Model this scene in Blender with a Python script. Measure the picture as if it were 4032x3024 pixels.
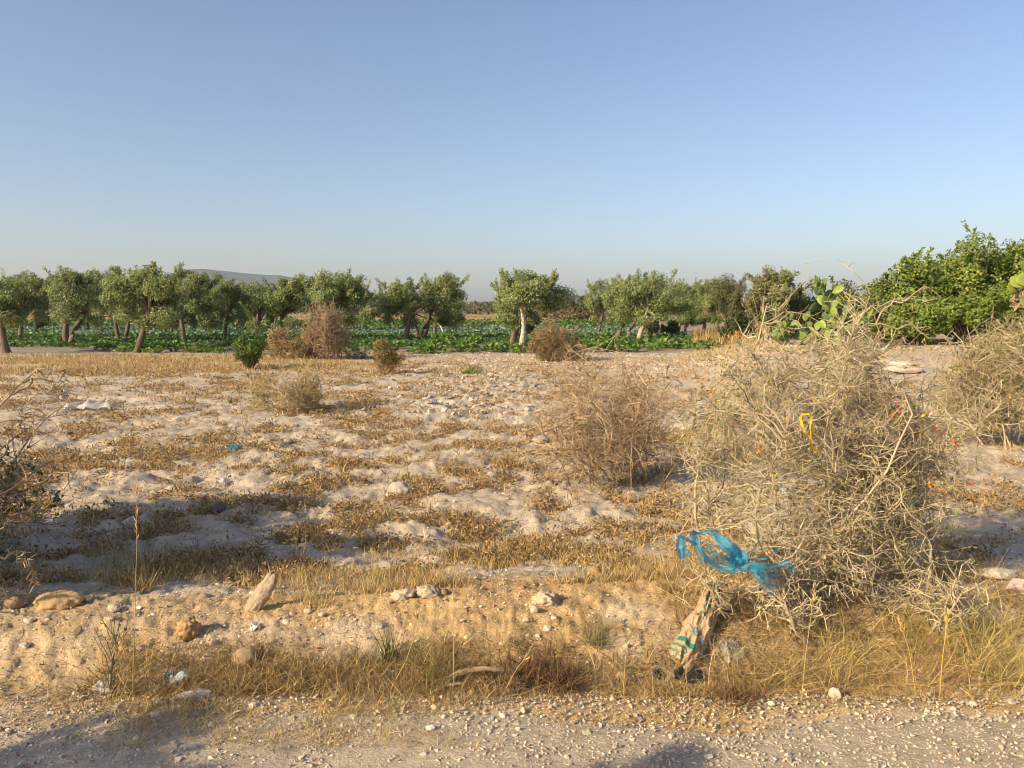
import bpy, bmesh, math
import numpy as np
from mathutils import Vector, Matrix

for o in list(bpy.data.objects):
    bpy.data.objects.remove(o, do_unlink=True)
SC = bpy.context.scene
COL = SC.collection
rad = math.radians

# ------------------------------------------------------------------ camera
CAM_H, HFOV, PITCH = 1.8, 67.0, 5.57
FPX = 2016 / math.tan(rad(HFOV / 2))
cam_d = bpy.data.cameras.new('camera')
cam_d.sensor_width = 36
cam_d.lens = 18 / math.tan(rad(HFOV / 2))
cam_d.clip_end = 30000
cam_d.clip_start = 0.05
cam = bpy.data.objects.new('camera', cam_d)
cam.location = (0, 0, CAM_H)
cam.rotation_euler = (rad(90 - PITCH), 0, 0)
COL.objects.link(cam)
SC.camera = cam

# ------------------------------------------------------------------ light
SHADOW_AZ, SUN_EL = 56.0, 26.0        # shadows run this far to the right of straight ahead
SUN_STRENGTH, SKY_STRENGTH = 4.8, 0.108
sx, sy = -math.sin(rad(SHADOW_AZ)), -math.cos(rad(SHADOW_AZ))   # horizontal direction towards the sun
w = bpy.data.worlds.new('World')
SC.world = w
w.use_nodes = True
nt = w.node_tree
sky = nt.nodes.new('ShaderNodeTexSky')
sky.sky_type = 'NISHITA'
sky.sun_disc = False
sky.sun_elevation = rad(SUN_EL)
sky.sun_rotation = math.atan2(sx, sy)
sky.altitude = 0
sky.air_density = 1.0
sky.dust_density = 1.8
sky.ozone_density = 3.0
bg = nt.nodes['Background']
bg.inputs['Strength'].default_value = SKY_STRENGTH
wb = nt.nodes.new('ShaderNodeVectorMath'); wb.operation = 'MULTIPLY'      # the camera's white balance on the whole sky
wb.inputs[1].default_value = (1.06, 0.975, 0.985)
hs = nt.nodes.new('ShaderNodeHueSaturation'); hs.inputs['Saturation'].default_value = 0.97
nt.links.new(sky.outputs[0], wb.inputs[0]); nt.links.new(wb.outputs[0], hs.inputs['Color'])
nt.links.new(hs.outputs[0], bg.inputs['Color'])
sun_d = bpy.data.lights.new('sun', 'SUN')
sun_d.energy = SUN_STRENGTH
sun_d.angle = rad(0.55)
sun_d.color = (1.0, 0.80, 0.505)
sun = bpy.data.objects.new('sun', sun_d)
tosun = Vector((sx * math.cos(rad(SUN_EL)), sy * math.cos(rad(SUN_EL)), math.sin(rad(SUN_EL))))
sun.rotation_euler = tosun.to_track_quat('Z', 'Y').to_euler()
COL.objects.link(sun)
vs = SC.view_settings
vs.view_transform = 'Standard'
vs.look = 'None'
vs.exposure = 0.70
vs.gamma = 1.0
vs.use_curve_mapping = False
SC.cycles.filter_width = 1.0
SC.cycles.volume_bounces = 1
SC.cycles.max_bounces = 6
SC.cycles.transparent_max_bounces = 8

# ------------------------------------------------------------------ helpers
def rng_(seed):
    return np.random.default_rng(seed)

def _hash(ix, iy, seed):
    h = (ix.astype(np.int64) * 374761393 + iy.astype(np.int64) * 668265263 + seed * 1442695041) & 0xFFFFFFFF
    h = ((h ^ (h >> 13)) * 1274126177) & 0xFFFFFFFF
    h = h ^ (h >> 16)
    return (h & 0xFFFFFF).astype(np.float64) / 0xFFFFFF

def vnoise(x, y, seed=0):
    ix, iy = np.floor(x), np.floor(y)
    fx, fy = x - ix, y - iy
    fx = fx * fx * fx * (fx * (fx * 6 - 15) + 10)
    fy = fy * fy * fy * (fy * (fy * 6 - 15) + 10)
    a = _hash(ix, iy, seed); b = _hash(ix + 1, iy, seed)
    c = _hash(ix, iy + 1, seed); d = _hash(ix + 1, iy + 1, seed)
    return (a + (b - a) * fx) * (1 - fy) + (c + (d - c) * fx) * fy

def fbm(x, y, seed=0, octv=4, gain=0.5):
    s = 0; amp = 1; tot = 0
    for i in range(octv):
        s = s + amp * vnoise(x * 2 ** i + 17.3 * i, y * 2 ** i - 9.1 * i, seed + i)
        tot += amp; amp *= gain
    return s / tot

def sstep(a, b, x):
    t = np.clip((x - a) / (b - a), 0, 1)
    return t * t * (3 - 2 * t)

def nrm(v):
    return v / (np.linalg.norm(v, axis=-1, keepdims=True) + 1e-9)

class MB:
    """collects vertices, quads, triangles and point colours; build() links ONE mesh object"""
    def __init__(s):
        s.v, s.q, s.t, s.c, s.n = [], [], [], [], 0
    def add(s, V, Q=None, T=None, C=(1, 1, 1)):
        V = np.asarray(V, float).reshape(-1, 3)
        C = np.asarray(C, float)
        if C.ndim == 1:
            C = np.tile(C, (len(V), 1))
        s.v.append(V); s.c.append(C.reshape(-1, 3))
        if Q is not None: s.q.append(np.asarray(Q, np.int64).reshape(-1, 4) + s.n)
        if T is not None: s.t.append(np.asarray(T, np.int64).reshape(-1, 3) + s.n)
        s.n += len(V)
    def mesh(s, name, smooth=False):
        V = np.concatenate(s.v); C = np.concatenate(s.c)
        Q = np.concatenate(s.q) if s.q else np.zeros((0, 4), np.int64)
        T = np.concatenate(s.t) if s.t else np.zeros((0, 3), np.int64)
        me = bpy.data.meshes.new(name)
        me.vertices.add(len(V)); me.vertices.foreach_set('co', V.astype(np.float32).ravel())
        nl = Q.size + T.size
        me.loops.add(nl)
        me.loops.foreach_set('vertex_index', np.concatenate([Q.ravel(), T.ravel()]).astype(np.int32))
        npoly = len(Q) + len(T)
        me.polygons.add(npoly)
        st = np.concatenate([np.arange(len(Q)) * 4, Q.size + np.arange(len(T)) * 3]).astype(np.int32)
        me.polygons.foreach_set('loop_start', st)
        me.polygons.foreach_set('use_smooth', np.full(npoly, smooth))
        at = me.color_attributes.new('Col', 'FLOAT_COLOR', 'POINT')
        at.data.foreach_set('color', np.c_[C, np.ones(len(C))].astype(np.float32).ravel())
        me.update(calc_edges=True)
        return me
    def build(s, name, mat, parent=None, smooth=False, loc=None, kind=None):
        me = s.mesh(name, smooth)
        return link(name, me, mat, parent, loc, kind)

def link(name, me, mat, parent=None, loc=None, kind=None):
    if mat and not me.materials: me.materials.append(mat)
    o = bpy.data.objects.new(name, me)
    COL.objects.link(o)
    if parent is not None: o.parent = parent
    if loc is not None: o.location = loc
    if kind: o['kind'] = kind
    return o

def tag(o, label, cat, group=None):
    o['label'] = label; o['category'] = cat
    if group: o['group'] = group
    return o

def empty(name, loc, label=None, cat=None, group=None):
    o = bpy.data.objects.new(name, None)
    o.empty_display_size = 0.2
    o.location = loc
    COL.objects.link(o)
    if label: tag(o, label, cat, group)
    return o

def tubes(mb, P, R, C, s=3):
    """P (N,k,3) polylines, R (N,k) radii -> prisms"""
    P = np.asarray(P, float); N, k, _ = P.shape
    R = np.broadcast_to(np.asarray(R, float), (N, k))
    T = np.empty_like(P)
    T[:, 1:-1] = P[:, 2:] - P[:, :-2]; T[:, 0] = P[:, 1] - P[:, 0]; T[:, -1] = P[:, -1] - P[:, -2]
    T = nrm(T)
    ref = np.where(np.abs(T[..., 2:3]) < 0.9, np.array([0, 0, 1.0]), np.array([1.0, 0, 0]))
    A = nrm(np.cross(T, ref)); B = np.cross(T, A)
    an = np.arange(s) * 2 * math.pi / s
    V = P[:, :, None] + R[:, :, None, None] * (np.cos(an)[:, None] * A[:, :, None] + np.sin(an)[:, None] * B[:, :, None])
    idx = np.arange(N * k * s).reshape(N, k, s)
    a = idx[:, :-1]; b = idx[:, 1:]
    Q = np.stack([a, np.roll(a, -1, 2), np.roll(b, -1, 2), b], -1).reshape(-1, 4)
    C = np.asarray(C, float)
    if C.ndim == 1: C = np.tile(C, (N, 1))
    Cv = np.repeat(C, k * s, axis=0)
    mb.add(V, Q=Q, C=Cv)

def leaf_quads(mb, pos, direc, L, W, C, rng, fold=0.25, normal=None):
    """one folded rhombic leaf at each pos"""
    n = len(pos)
    d = nrm(direc)
    if normal is not None:
        nn = nrm(normal); d = nrm(d - (d * nn).sum(1, keepdims=True) * nn); r = np.cross(d, nn)
    else:
        r = nrm(np.cross(d, rng.normal(size=(n, 3))))
    up = np.cross(d, r)
    L = np.broadcast_to(L, n)[:, None]; W = np.broadcast_to(W, n)[:, None]
    v0 = pos; v2 = pos + d * L
    m = pos + d * L * 0.5
    v1 = m + r * W * 0.5 + up * W * fold; v3 = m - r * W * 0.5 + up * W * fold
    V = np.stack([v0, v1, v2, v3], 1)
    C = np.asarray(C, float)
    if C.ndim == 1: C = np.tile(C, (n, 1))
    mb.add(V, Q=np.arange(4 * n).reshape(n, 4), C=np.repeat(C, 4, axis=0))

def blades(mb, base, direc, L, W, C, rng, k=3, bend=0.35, wob=0.1):
    """grass blades: tapering flat strips of k points, drooping"""
    n = len(base)
    d = nrm(direc)
    side = nrm(np.cross(d, rng.normal(size=(n, 3))))
    L = np.broadcast_to(L, n)[:, None]; W = np.broadcast_to(W, n)[:, None]
    p = base.copy(); dd = d.copy()
    bdir = rng.normal(size=(n, 3)); bdir[:, 2] = -np.abs(bdir[:, 2]) * 0.6
    rows = []
    for i in range(k):
        f = 1 - 0.85 * i / (k - 1)
        rows.append(p - side * W * f * 0.5); rows.append(p + side * W * f * 0.5)
        dd = nrm(dd + bdir * bend / k + rng.normal(size=(n, 3)) * wob)
        p = p + dd * L / (k - 1)
    V = np.stack(rows, 1)
    i0 = np.arange(n)[:, None] * (2 * k)
    Q = np.concatenate([np.stack([i0[:, 0] + 2 * i, i0[:, 0] + 2 * i + 1, i0[:, 0] + 2 * i + 3, i0[:, 0] + 2 * i + 2], 1) for i in range(k - 1)])
    C = np.asarray(C, float)
    if C.ndim == 1: C = np.tile(C, (n, 1))
    mb.add(V, Q=Q, C=np.repeat(C, 2 * k, axis=0))

def grow(start, direc, length, k, wob, grav, rng):
    p = np.array(start, float); d = nrm(np.array(direc, float))
    n = len(p); L = np.broadcast_to(length, n)[:, None] / (k - 1)
    out = [p]
    for i in range(k - 1):
        d = nrm(d + rng.normal(size=(n, 3)) * wob + np.array([0, 0, -1.0]) * grav)
        p = p + d * L
        out.append(p)
    return np.stack(out, 1)

def sprout(P, n, t0, t1, a0, a1, rng):
    """n start points and directions on polylines P"""
    N, k, _ = P.shape
    i = rng.integers(0, N, n); t = (t0 + (t1 - t0) * rng.random(n)) * (k - 1)
    j = np.minimum(t.astype(int), k - 2); f = (t - j)[:, None]
    s = P[i, j] * (1 - f) + P[i, j + 1] * f
    T = nrm(P[i, j + 1] - P[i, j])
    q = nrm(np.cross(T, rng.normal(size=(n, 3))))
    a = rng.uniform(rad(a0), rad(a1), n)[:, None]
    return s, np.cos(a) * T + np.sin(a) * q

def vary(c, n, rng, amt=0.2, hue=0.06):
    c = np.asarray(c, float)
    return np.clip(c * (1 + amt * rng.normal(size=(n, 1))) * (1 + hue * rng.normal(size=(n, 3))), 0.005, 0.95)

def mixcols(cols, wts, n, rng, amt=0.18, hue=0.05):
    cols = np.asarray(cols, float); w_ = np.asarray(wts, float); w_ = w_ / w_.sum()
    i = rng.choice(len(cols), n, p=w_)
    return vary(cols[i], n, rng, amt, hue)

# pixel rays ---------------------------------------------------------
cp, sp_ = math.cos(rad(PITCH)), math.sin(rad(PITCH))
def ray(u, v):
    x = (u - 2016) / FPX; y = (1512 - v) / FPX
    d = np.array([x, cp + y * sp_, -sp_ + y * cp])
    return d / d[1]                     # one metre of depth along +Y
def at(u, v, depth):
    """world point seen at photo pixel (u,v) at the given depth along +Y"""
    return np.array([0, 0, CAM_H]) + ray(u, v) * depth

# ------------------------------------------------------------------ terrain
def bank_y(x):                           # where the crest of the low earth bank runs
    return 4.42 + 0.05 * np.sin(x * 1.3) + 0.05 * x

def bank(x, y):
    b = bank_y(x)
    h = 0.13 + 0.05 * (fbm(x * 0.6, y * 0.2 + 5, 31, 2) - 0.5) * 2 + 0.05 * sstep(0.2, 1.2, x) * (1 - sstep(1.9, 2.6, x))
    front = sstep(b - 1.0, b - 0.0, y); back = 1 - sstep(b + 0.05, b + 1.0, y)
    return h * front * back

def field_mask(x, y):
    return sstep(0.1, 0.9, y - bank_y(x))

def mounds(x, y):
    """lumpy hollows and humps of the old ploughed chalk soil"""
    n1 = fbm(x * 1.1 + 0.35 * y, y * 0.95, 3, 3) - 0.5
    n2 = np.abs(fbm(x * 2.3 + 8, y * 2.6, 7, 3) - 0.5) * 2
    n3 = fbm(x * 6, y * 6, 11, 3) - 0.5
    return 0.11 * n1 + 0.085 * (0.35 - n2) + 0.065 * n3

def G0(x, y):
    x = np.asarray(x, float); y = np.asarray(y, float)
    far = -0.10 * sstep(4.6, 6.5, y) - 0.40 * sstep(6, 34, y)
    right = 0.75 * sstep(0.20, 0.36, x / np.maximum(y, 1)) * sstep(14, 28, y) * (1 - sstep(60, 120, y))
    ditch = -0.05 * sstep(3.35, 3.6, y) * (1 - sstep(3.75, 4.0, y))
    z = np.where(y > 0, far + right + ditch, 0)
    f = field_mask(x, y)
    amp = f * (1 - 0.35 * sstep(16, 26, y)) * (1 - 0.85 * sstep(38, 46, y))
    return z + bank(x, y) + mounds(x, y) * amp

def G(x, y):
    x = np.asarray(x, float); y = np.asarray(y, float)
    f = field_mask(x, y)
    onbank = sstep(-0.95, -0.5, y - bank_y(x)) * (1 - f)
    r = np.sqrt(x * x + y * y)
    fine = (fbm(x * 14, y * 14, 21, 3) - 0.5) * (0.060 * f * (1 - sstep(14, 24, r)) + 0.03 * onbank + 0.012 * (1 - f) * (r < 8))
    fine = fine + onbank * 0.03 * (np.abs(fbm(x * 24, y * 24, 27, 3) - 0.5) * 2 - 0.3)
    rub = rubble_mask(x, y)
    fine = fine + rub * (np.abs(fbm(x * 3.1, y * 3.1, 41, 3) - 0.5) * 0.34)
    return G0(x, y) + fine

def rubble_mask(x, y):
    """heap of broken soil in the middle of the field"""
    cx = -0.6 + 0.09 * (y - 20)
    return np.exp(-((x - cx) / (1.2 + 0.05 * y)) ** 2) * sstep(12, 16, y) * (1 - sstep(24, 30, y)) * (0.35 + 0.65 * sstep(0.42, 0.6, fbm(x * 0.7, y * 0.7, 77, 2)))

_T = np.concatenate([np.geomspace(1.5, 60, 6000), np.geomspace(60.1, 1500, 1500)])
def hit(u, v):
    """point of the terrain seen at photo pixel (u,v)"""
    p = np.array([0, 0, CAM_H]) + ray(u, v)[None] * _T[:, None]
    below = p[:, 2] < G(p[:, 0], p[:, 1])
    i = int(np.argmax(below)) if below.any() else len(_T) - 1
    q = p[i]
    return np.array([q[0], q[1], float(G(q[0], q[1]))])

def on(x, y):
    return np.array([x, y, float(G(x, y))])

def onpx(u, depth):
    """terrain point in the direction of photo column u at the given depth"""
    x = ray(u, 1215)[0] * depth
    return on(x, depth)

# weed cover of the field, 0..1
def weeds(x, y):
    n = fbm(x * 0.9 + 0.25 * y, y * 0.55, 51, 3)
    n2 = fbm(x * 2.9, y * 2.5, 57, 4)
    c = sstep(0.522, 0.612, 0.36 * n + 0.64 * n2 - 0.3 * mounds(x, y) + 0.012 * sstep(0.0, 0.25, -x / np.maximum(y, 1)))
    return c * field_mask(x, y)

# ------------------------------------------------------------------ materials
def mat_base(name):
    m = bpy.data.materials.new(name); m.use_nodes = True
    n = m.node_tree
    return m, n, n.nodes['Principled BSDF']

def mat_attr(name, rough=0.8, trans=0.0, noise=0.0, nscale=30, fine=0.0, bump=0.0, bscale=60, spec=0.2, tint=(1, 1, 1)):
    m, n, b = mat_base(name)
    a = n.nodes.new('ShaderNodeAttribute'); a.attribute_name = 'Col'
    c = a.outputs['Color']
    tc = n.nodes.new('ShaderNodeTexCoord')
    if noise:
        t = n.nodes.new('ShaderNodeTexNoise'); t.inputs['Scale'].default_value = nscale; t.inputs['Detail'].default_value = 6
        n.links.new(tc.outputs['Object'], t.inputs['Vector'])
        mr = n.nodes.new('ShaderNodeMapRange'); mr.inputs['From Min'].default_value = 0.3; mr.inputs['From Max'].default_value = 0.7
        mr.inputs['To Min'].default_value = 1 - noise; mr.inputs['To Max'].default_value = 1 + noise
        n.links.new(t.outputs['Fac'], mr.inputs['Value'])
        mx = n.nodes.new('ShaderNodeVectorMath'); mx.operation = 'SCALE'
        n.links.new(c, mx.inputs[0]); n.links.new(mr.outputs[0], mx.inputs['Scale'])
        c = mx.outputs[0]
    if fine:
        t3 = n.nodes.new('ShaderNodeTexNoise'); t3.inputs['Scale'].default_value = nscale * 9; t3.inputs['Detail'].default_value = 4; t3.inputs['Roughness'].default_value = 0.75
        n.links.new(tc.outputs['Object'], t3.inputs['Vector'])
        m3 = n.nodes.new('ShaderNodeMapRange'); m3.inputs['From Min'].default_value = 0.3; m3.inputs['From Max'].default_value = 0.7
        m3.inputs['To Min'].default_value = 1 - fine; m3.inputs['To Max'].default_value = 1 + fine
        n.links.new(t3.outputs['Fac'], m3.inputs['Value'])
        x3 = n.nodes.new('ShaderNodeVectorMath'); x3.operation = 'SCALE'
        n.links.new(c, x3.inputs[0]); n.links.new(m3.outputs[0], x3.inputs['Scale'])
        c = x3.outputs[0]
    n.links.new(c, b.inputs['Base Color'])
    b.inputs['Roughness'].default_value = rough
    b.inputs['Specular IOR Level'].default_value = spec
    if bump:
        t2 = n.nodes.new('ShaderNodeTexNoise'); t2.inputs['Scale'].default_value = bscale; t2.inputs['Detail'].default_value = 8
        t2.inputs['Roughness'].default_value = 0.7
        n.links.new(tc.outputs['Object'], t2.inputs['Vector'])
        bp = n.nodes.new('ShaderNodeBump'); bp.inputs['Strength'].default_value = bump; bp.inputs['Distance'].default_value = 0.02
        n.links.new(t2.outputs['Fac'], bp.inputs['Height']); n.links.new(bp.outputs[0], b.inputs['Normal'])
    if trans:
        tr = n.nodes.new('ShaderNodeBsdfTranslucent'); n.links.new(c, tr.inputs['Color'])
        ms = n.nodes.new('ShaderNodeMixShader'); ms.inputs[0].default_value = trans
        n.links.new(b.outputs[0], ms.inputs[1]); n.links.new(tr.outputs[0], ms.inputs[2])
        n.links.new(ms.outputs[0], n.nodes['Material Output'].inputs['Surface'])
    return m

M_GROUND = mat_attr('chalk_soil', 0.95, noise=0.2, nscale=9, fine=0.2, bump=1.0, bscale=34, spec=0.05)
M_STONE = mat_attr('stone', 0.85, noise=0.18, nscale=40, bump=0.5, bscale=90, spec=0.15)
M_GRAVEL = mat_attr('gravel', 0.85, noise=0.10, nscale=120, spec=0.15)
M_LEAF = mat_attr('leaf', 0.5, trans=0.3, spec=0.4)
M_DRY = mat_attr('dry_plant', 0.8, trans=0.25, spec=0.12)
M_TWIG = mat_attr('twig_bark', 0.8, spec=0.15)
M_BARK = mat_attr('olive_bark', 0.9, noise=0.35, nscale=9, bump=1.0, bscale=14, spec=0.1)
M_HILL = mat_attr('hill_scrub', 0.95, noise=0.3, nscale=0.006, spec=0.0)
M_PAD = mat_attr('cactus_skin', 0.5, noise=0.12, nscale=25, spec=0.35)
M_BERRY = mat_attr('berry_skin', 0.3, spec=0.5)

def mat_plain(name, col, rough=0.6, trans=0.0, alpha=1.0, spec=0.3, bump=0.0, bscale=50):
    m, n, b = mat_base(name)
    b.inputs['Base Color'].default_value = (*col, 1)
    b.inputs['Roughness'].default_value = rough
    b.inputs['Specular IOR Level'].default_value = spec
    tc = n.nodes.new('ShaderNodeTexCoord')
    t = n.nodes.new('ShaderNodeTexNoise'); t.inputs['Scale'].default_value = bscale * 0.3; t.inputs['Detail'].default_value = 5
    n.links.new(tc.outputs['Object'], t.inputs['Vector'])
    cr = n.nodes.new('ShaderNodeMapRange'); cr.inputs['To Min'].default_value = 0.72; cr.inputs['To Max'].default_value = 1.25
    n.links.new(t.outputs['Fac'], cr.inputs['Value'])
    vm = n.nodes.new('ShaderNodeVectorMath'); vm.operation = 'SCALE'; vm.inputs[0].default_value = col
    n.links.new(cr.outputs[0], vm.inputs['Scale']); n.links.new(vm.outputs[0], b.inputs['Base Color'])
    if bump:
        t2 = n.nodes.new('ShaderNodeTexNoise'); t2.inputs['Scale'].default_value = bscale; t2.inputs['Detail'].default_value = 4
        n.links.new(tc.outputs['Object'], t2.inputs['Vector'])
        bp = n.nodes.new('ShaderNodeBump'); bp.inputs['Strength'].default_value = bump; bp.inputs['Distance'].default_value = 0.01
        n.links.new(t2.outputs['Fac'], bp.inputs['Height']); n.links.new(bp.outputs[0], b.inputs['Normal'])
    out = b.outputs[0]
    if trans:
        tr = n.nodes.new('ShaderNodeBsdfTranslucent'); n.links.new(vm.outputs[0], tr.inputs['Color'])
        ms = n.nodes.new('ShaderNodeMixShader'); ms.inputs[0].default_value = trans
        n.links.new(out, ms.inputs[1]); n.links.new(tr.outputs[0], ms.inputs[2]); out = ms.outputs[0]
    if alpha < 1:
        tp = n.nodes.new('ShaderNodeBsdfTransparent')
        ms = n.nodes.new('ShaderNodeMixShader'); ms.inputs[0].default_value = alpha
        n.links.new(tp.outputs[0], ms.inputs[1]); n.links.new(out, ms.inputs[2]); out = ms.outputs[0]
    n.links.new(out, n.nodes['Material Output'].inputs['Surface'])
    return m

# ------------------------------------------------------------------ ground sheet
def build_ground():
    th_in = np.arange(-rad(48), rad(48) + 1e-6, 0.0033)
    th_out = np.linspace(rad(48), 2 * math.pi - rad(48), 72)[1:-1]
    th = np.concatenate([th_in, th_out])
    r = np.concatenate([[0.15, 0.5, 1.0, 1.6], np.geomspace(2.0, 45, 390), np.geomspace(46, 7000, 70)])
    TH, RR = np.meshgrid(th, r)
    X = RR * np.sin(TH); Y = RR * np.cos(TH)
    Z = G(X, Y)
    f = field_mask(X, Y)
    # true surface colours
    n1 = fbm(X * 0.9, Y * 0.9, 61, 4)[..., None]; n2 = fbm(X * 5, Y * 5, 65, 3)[..., None]
    chalk = np.array([0.485, 0.405, 0.305]) * (0.82 + 0.36 * n1) * (0.9 + 0.2 * n2)
    litter = np.array([0.33, 0.24, 0.13])
    wd = weeds(X, Y)[..., None]
    C = chalk * (1 - 0.45 * wd) + litter * 0.45 * wd
    # sandy orange bank
    sand = np.array([0.50, 0.345, 0.17]); pale = np.array([0.52, 0.41, 0.28])
    pn = sstep(0.46, 0.72, fbm(X * 1.3 + 3, Y * 1.3, 71, 3) + 0.12 * sstep(-1.6, 0.2, X) * (1 - sstep(0.5, 0.9, X)))[..., None]
    bcol = (sand * (1 - pn) + pale * pn) * (0.8 + 0.4 * n2)
    fb = (sstep(0.05, 0.45, Y - bank_y(X)))[..., None]
    C = bcol * (1 - fb) + C * fb
    # straw covered strip before the orchard
    straw = np.array([0.45, 0.34, 0.19])
    st = (sstep(25, 29, Y) * (1 - sstep(36, 40, Y)) * (1 - 0.75 * sstep(-9, -2, X)) * (0.5 + 0.5 * fbm(X * 0.5, Y * 0.5, 83, 3)))[..., None]
    C = C * (1 - st) + straw * st
    # orchard and crop soil
    soil = np.array([0.27, 0.22, 0.17]) * (0.7 + 0.6 * n1)
    so = (sstep(38, 42, Y + 2 * (n1[..., 0] - 0.5)) * (1 - 0.8 * sstep(0.22, 0.34, X / np.maximum(Y, 1))))[..., None]
    C = C * (1 - so) + soil * so
    # red-brown open field beyond the crop
    red = np.array([0.40, 0.26, 0.15]) * (0.8 + 0.4 * fbm(X * 0.05, Y * 0.2, 91, 3)[..., None])
    rd = sstep(122, 136, Y)[..., None]
    C = C * (1 - rd) + red * rd
    gr = (sstep(205, 215, Y) * (1 - sstep(236, 250, Y)) * 0.7)[..., None]
    C = C * (1 - gr) + np.array([0.13, 0.17, 0.06]) * gr
    olive = np.array([0.22, 0.19, 0.10])
    ol = sstep(300, 420, RR)[..., None]
    C = C * (1 - ol) + olive * ol
    nth, nr = len(th), len(r)
    idx = np.arange(nr * nth).reshape(nr, nth)
    a = idx[:-1]; b = idx[1:]
    Q = np.stack([a, b, np.roll(b, -1, 1), np.roll(a, -1, 1)], -1).reshape(-1, 4)
    mb = MB(); mb.add(np.stack([X, Y, Z], -1), Q=Q, C=C.reshape(-1, 3))
    # close the hole under the photographer
    mb.add(np.array([[0.15 * math.sin(t), 0.15 * math.cos(t), float(G(0.15 * math.sin(t), 0.15 * math.cos(t)))] for t in np.linspace(0, 2 * math.pi, 9)[:-1]] + [[0, 0, 0.0]]),
           T=[[8, (i + 1) % 8, i] for i in range(8)], C=(0.45, 0.4, 0.35))
    o = mb.build('ground', M_GROUND, smooth=True, kind='structure')
    return o
build_ground()

def road_edge(x):
    return 3.30 + 0.20 * (fbm(x * 0.9 + 4, x * 0 + 2.2, 15, 3) - 0.5) * 2 + 0.09 * sstep(-0.8, 0.2, x) - 0.02 * x

def build_road():
    xs = np.arange(-30, 30.01, 0.25); ts = np.linspace(0, 1, 40)
    X, Tt = np.meshgrid(xs, ts)
    Y = -2.6 + (road_edge(X) + 2.6) * Tt
    Z = G(X, Y) + 0.006 + 0.01 * (fbm(X * 3, Y * 3, 19, 3) - 0.5)
    Z = np.maximum(Z, G(X, Y) + 0.004)
    Z[-1] = G(X[-1], Y[-1]) - 0.01
    n = fbm(X * 2, Y * 2, 23, 3)[..., None]
    C = np.array([0.47, 0.39, 0.285]) * (0.85 + 0.3 * n)
    idx = np.arange(X.size).reshape(X.shape)
    Q = np.stack([idx[:-1, :-1], idx[:-1, 1:], idx[1:, 1:], idx[1:, :-1]], -1).reshape(-1, 4)
    mb = MB(); mb.add(np.stack([X, Y, Z], -1), Q=Q, C=C.reshape(-1, 3))
    mb.build('gravel_road', M_GROUND, smooth=True, kind='structure')
build_road()

# ------------------------------------------------------------------ far hills
def build_hills():
    prof = [(-2600, 1150), (-1400, 1120), (-600, 1135), (0, 1150), (420, 1140), (600, 1110), (700, 1085), (760, 1073), (810, 1071), (870, 1078), (930, 1083), (1000, 1090),
            (1060, 1095), (1110, 1095), (1200, 1112), (1300, 1128), (1400, 1148), (1480, 1165), (1540, 1184), (1600, 1197), (1700, 1201), (1850, 1198), (1950, 1200),
            (2080, 1204), (2180, 1190), (2230, 1176), (2270, 1172), (2330, 1185), (2450, 1195), (2800, 1190), (3200, 1196), (4000, 1192), (5200, 1185), (7000, 1190)]
    us = np.array([p[0] for p in prof]); vv = np.array([p[1] for p in prof])
    u = np.linspace(-2600, 7000, 500)
    v = np.interp(u, us, vv) + 3.0 * (fbm(u / 60, u * 0, 5, 4) - 0.5)
    D = 4200.0
    mb = MB()
    rows = []
    ks = [0.0, 0.3, 0.55, 0.8, 1.0, 0.8, 0.0]
    dep = [-900, -600, -380, -150, 0, 300, 900]
    for k_, dd in zip(ks, dep):
        hgt = (1215 - v + 10) / FPX * D
        hgt = hgt * k_ * (1 + (0.25 * (fbm(u / 40 + dd, u * 0 + dd, 8, 3) - 0.5) if 0 < k_ < 1 else 0))
        x = (u - 2016) / FPX * (D + dd)
        rows.append(np.stack([x, np.full_like(x, D + dd), np.where(k_ > 0, CAM_H * k_ + hgt, -6)], -1))
    V = np.stack(rows)
    idx = np.arange(V.shape[0] * V.shape[1]).reshape(V.shape[:2])
    Q = np.stack([idx[:-1, :-1], idx[:-1, 1:], idx[1:, 1:], idx[1:, :-1]], -1).reshape(-1, 4)
    n = fbm(V[..., 0] / 120, V[..., 1] / 90, 12, 4)[..., None]
    C = np.array([0.06, 0.075, 0.075]) * (0.4 + 1.2 * n)
    mb.add(V, Q=Q, C=C.reshape(-1, 3))
    mb.build('hills', M_HILL, smooth=True, kind='structure')
build_hills()

# the hazy summer air
def build_haze():
    m = bpy.data.materials.new('haze_air'); m.use_nodes = True
    n = m.node_tree; n.nodes.clear()
    out = n.nodes.new('ShaderNodeOutputMaterial')
    pv = n.nodes.new('ShaderNodeVolumePrincipled')
    pv.inputs['Color'].default_value = (0.74, 0.86, 1.0, 1)
    pv.inputs['Density'].default_value = 0.8e-4
    pv.inputs['Anisotropy'].default_value = 0.2
    n.links.new(pv.outputs[0], out.inputs['Volume'])
    x0, x1, y0, y1, z0, z1 = -9000, 12000, -7200, 7200, -8, 270
    V = [(x, y, z) for x in (x0, x1) for y in (y0, y1) for z in (z0, z1)]
    Q = [(0, 1, 3, 2), (4, 6, 7, 5), (0, 4, 5, 1), (2, 3, 7, 6), (0, 2, 6, 4), (1, 5, 7, 3)]
    mb = MB(); mb.add(V, Q=Q)
    o = mb.build('haze', m, kind='stuff')
    o['label'] = 'pale blue haze in the distant summer air'; o['category'] = 'haze'
    o.display_type = 'WIRE'
HAZE = True
if HAZE: build_haze()

# ------------------------------------------------------------------ olive trees
OLIVE = [(0.27, 0.315, 0.115), (0.205, 0.255, 0.085), (0.345, 0.38, 0.155), (0.15, 0.19, 0.06)]

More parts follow.
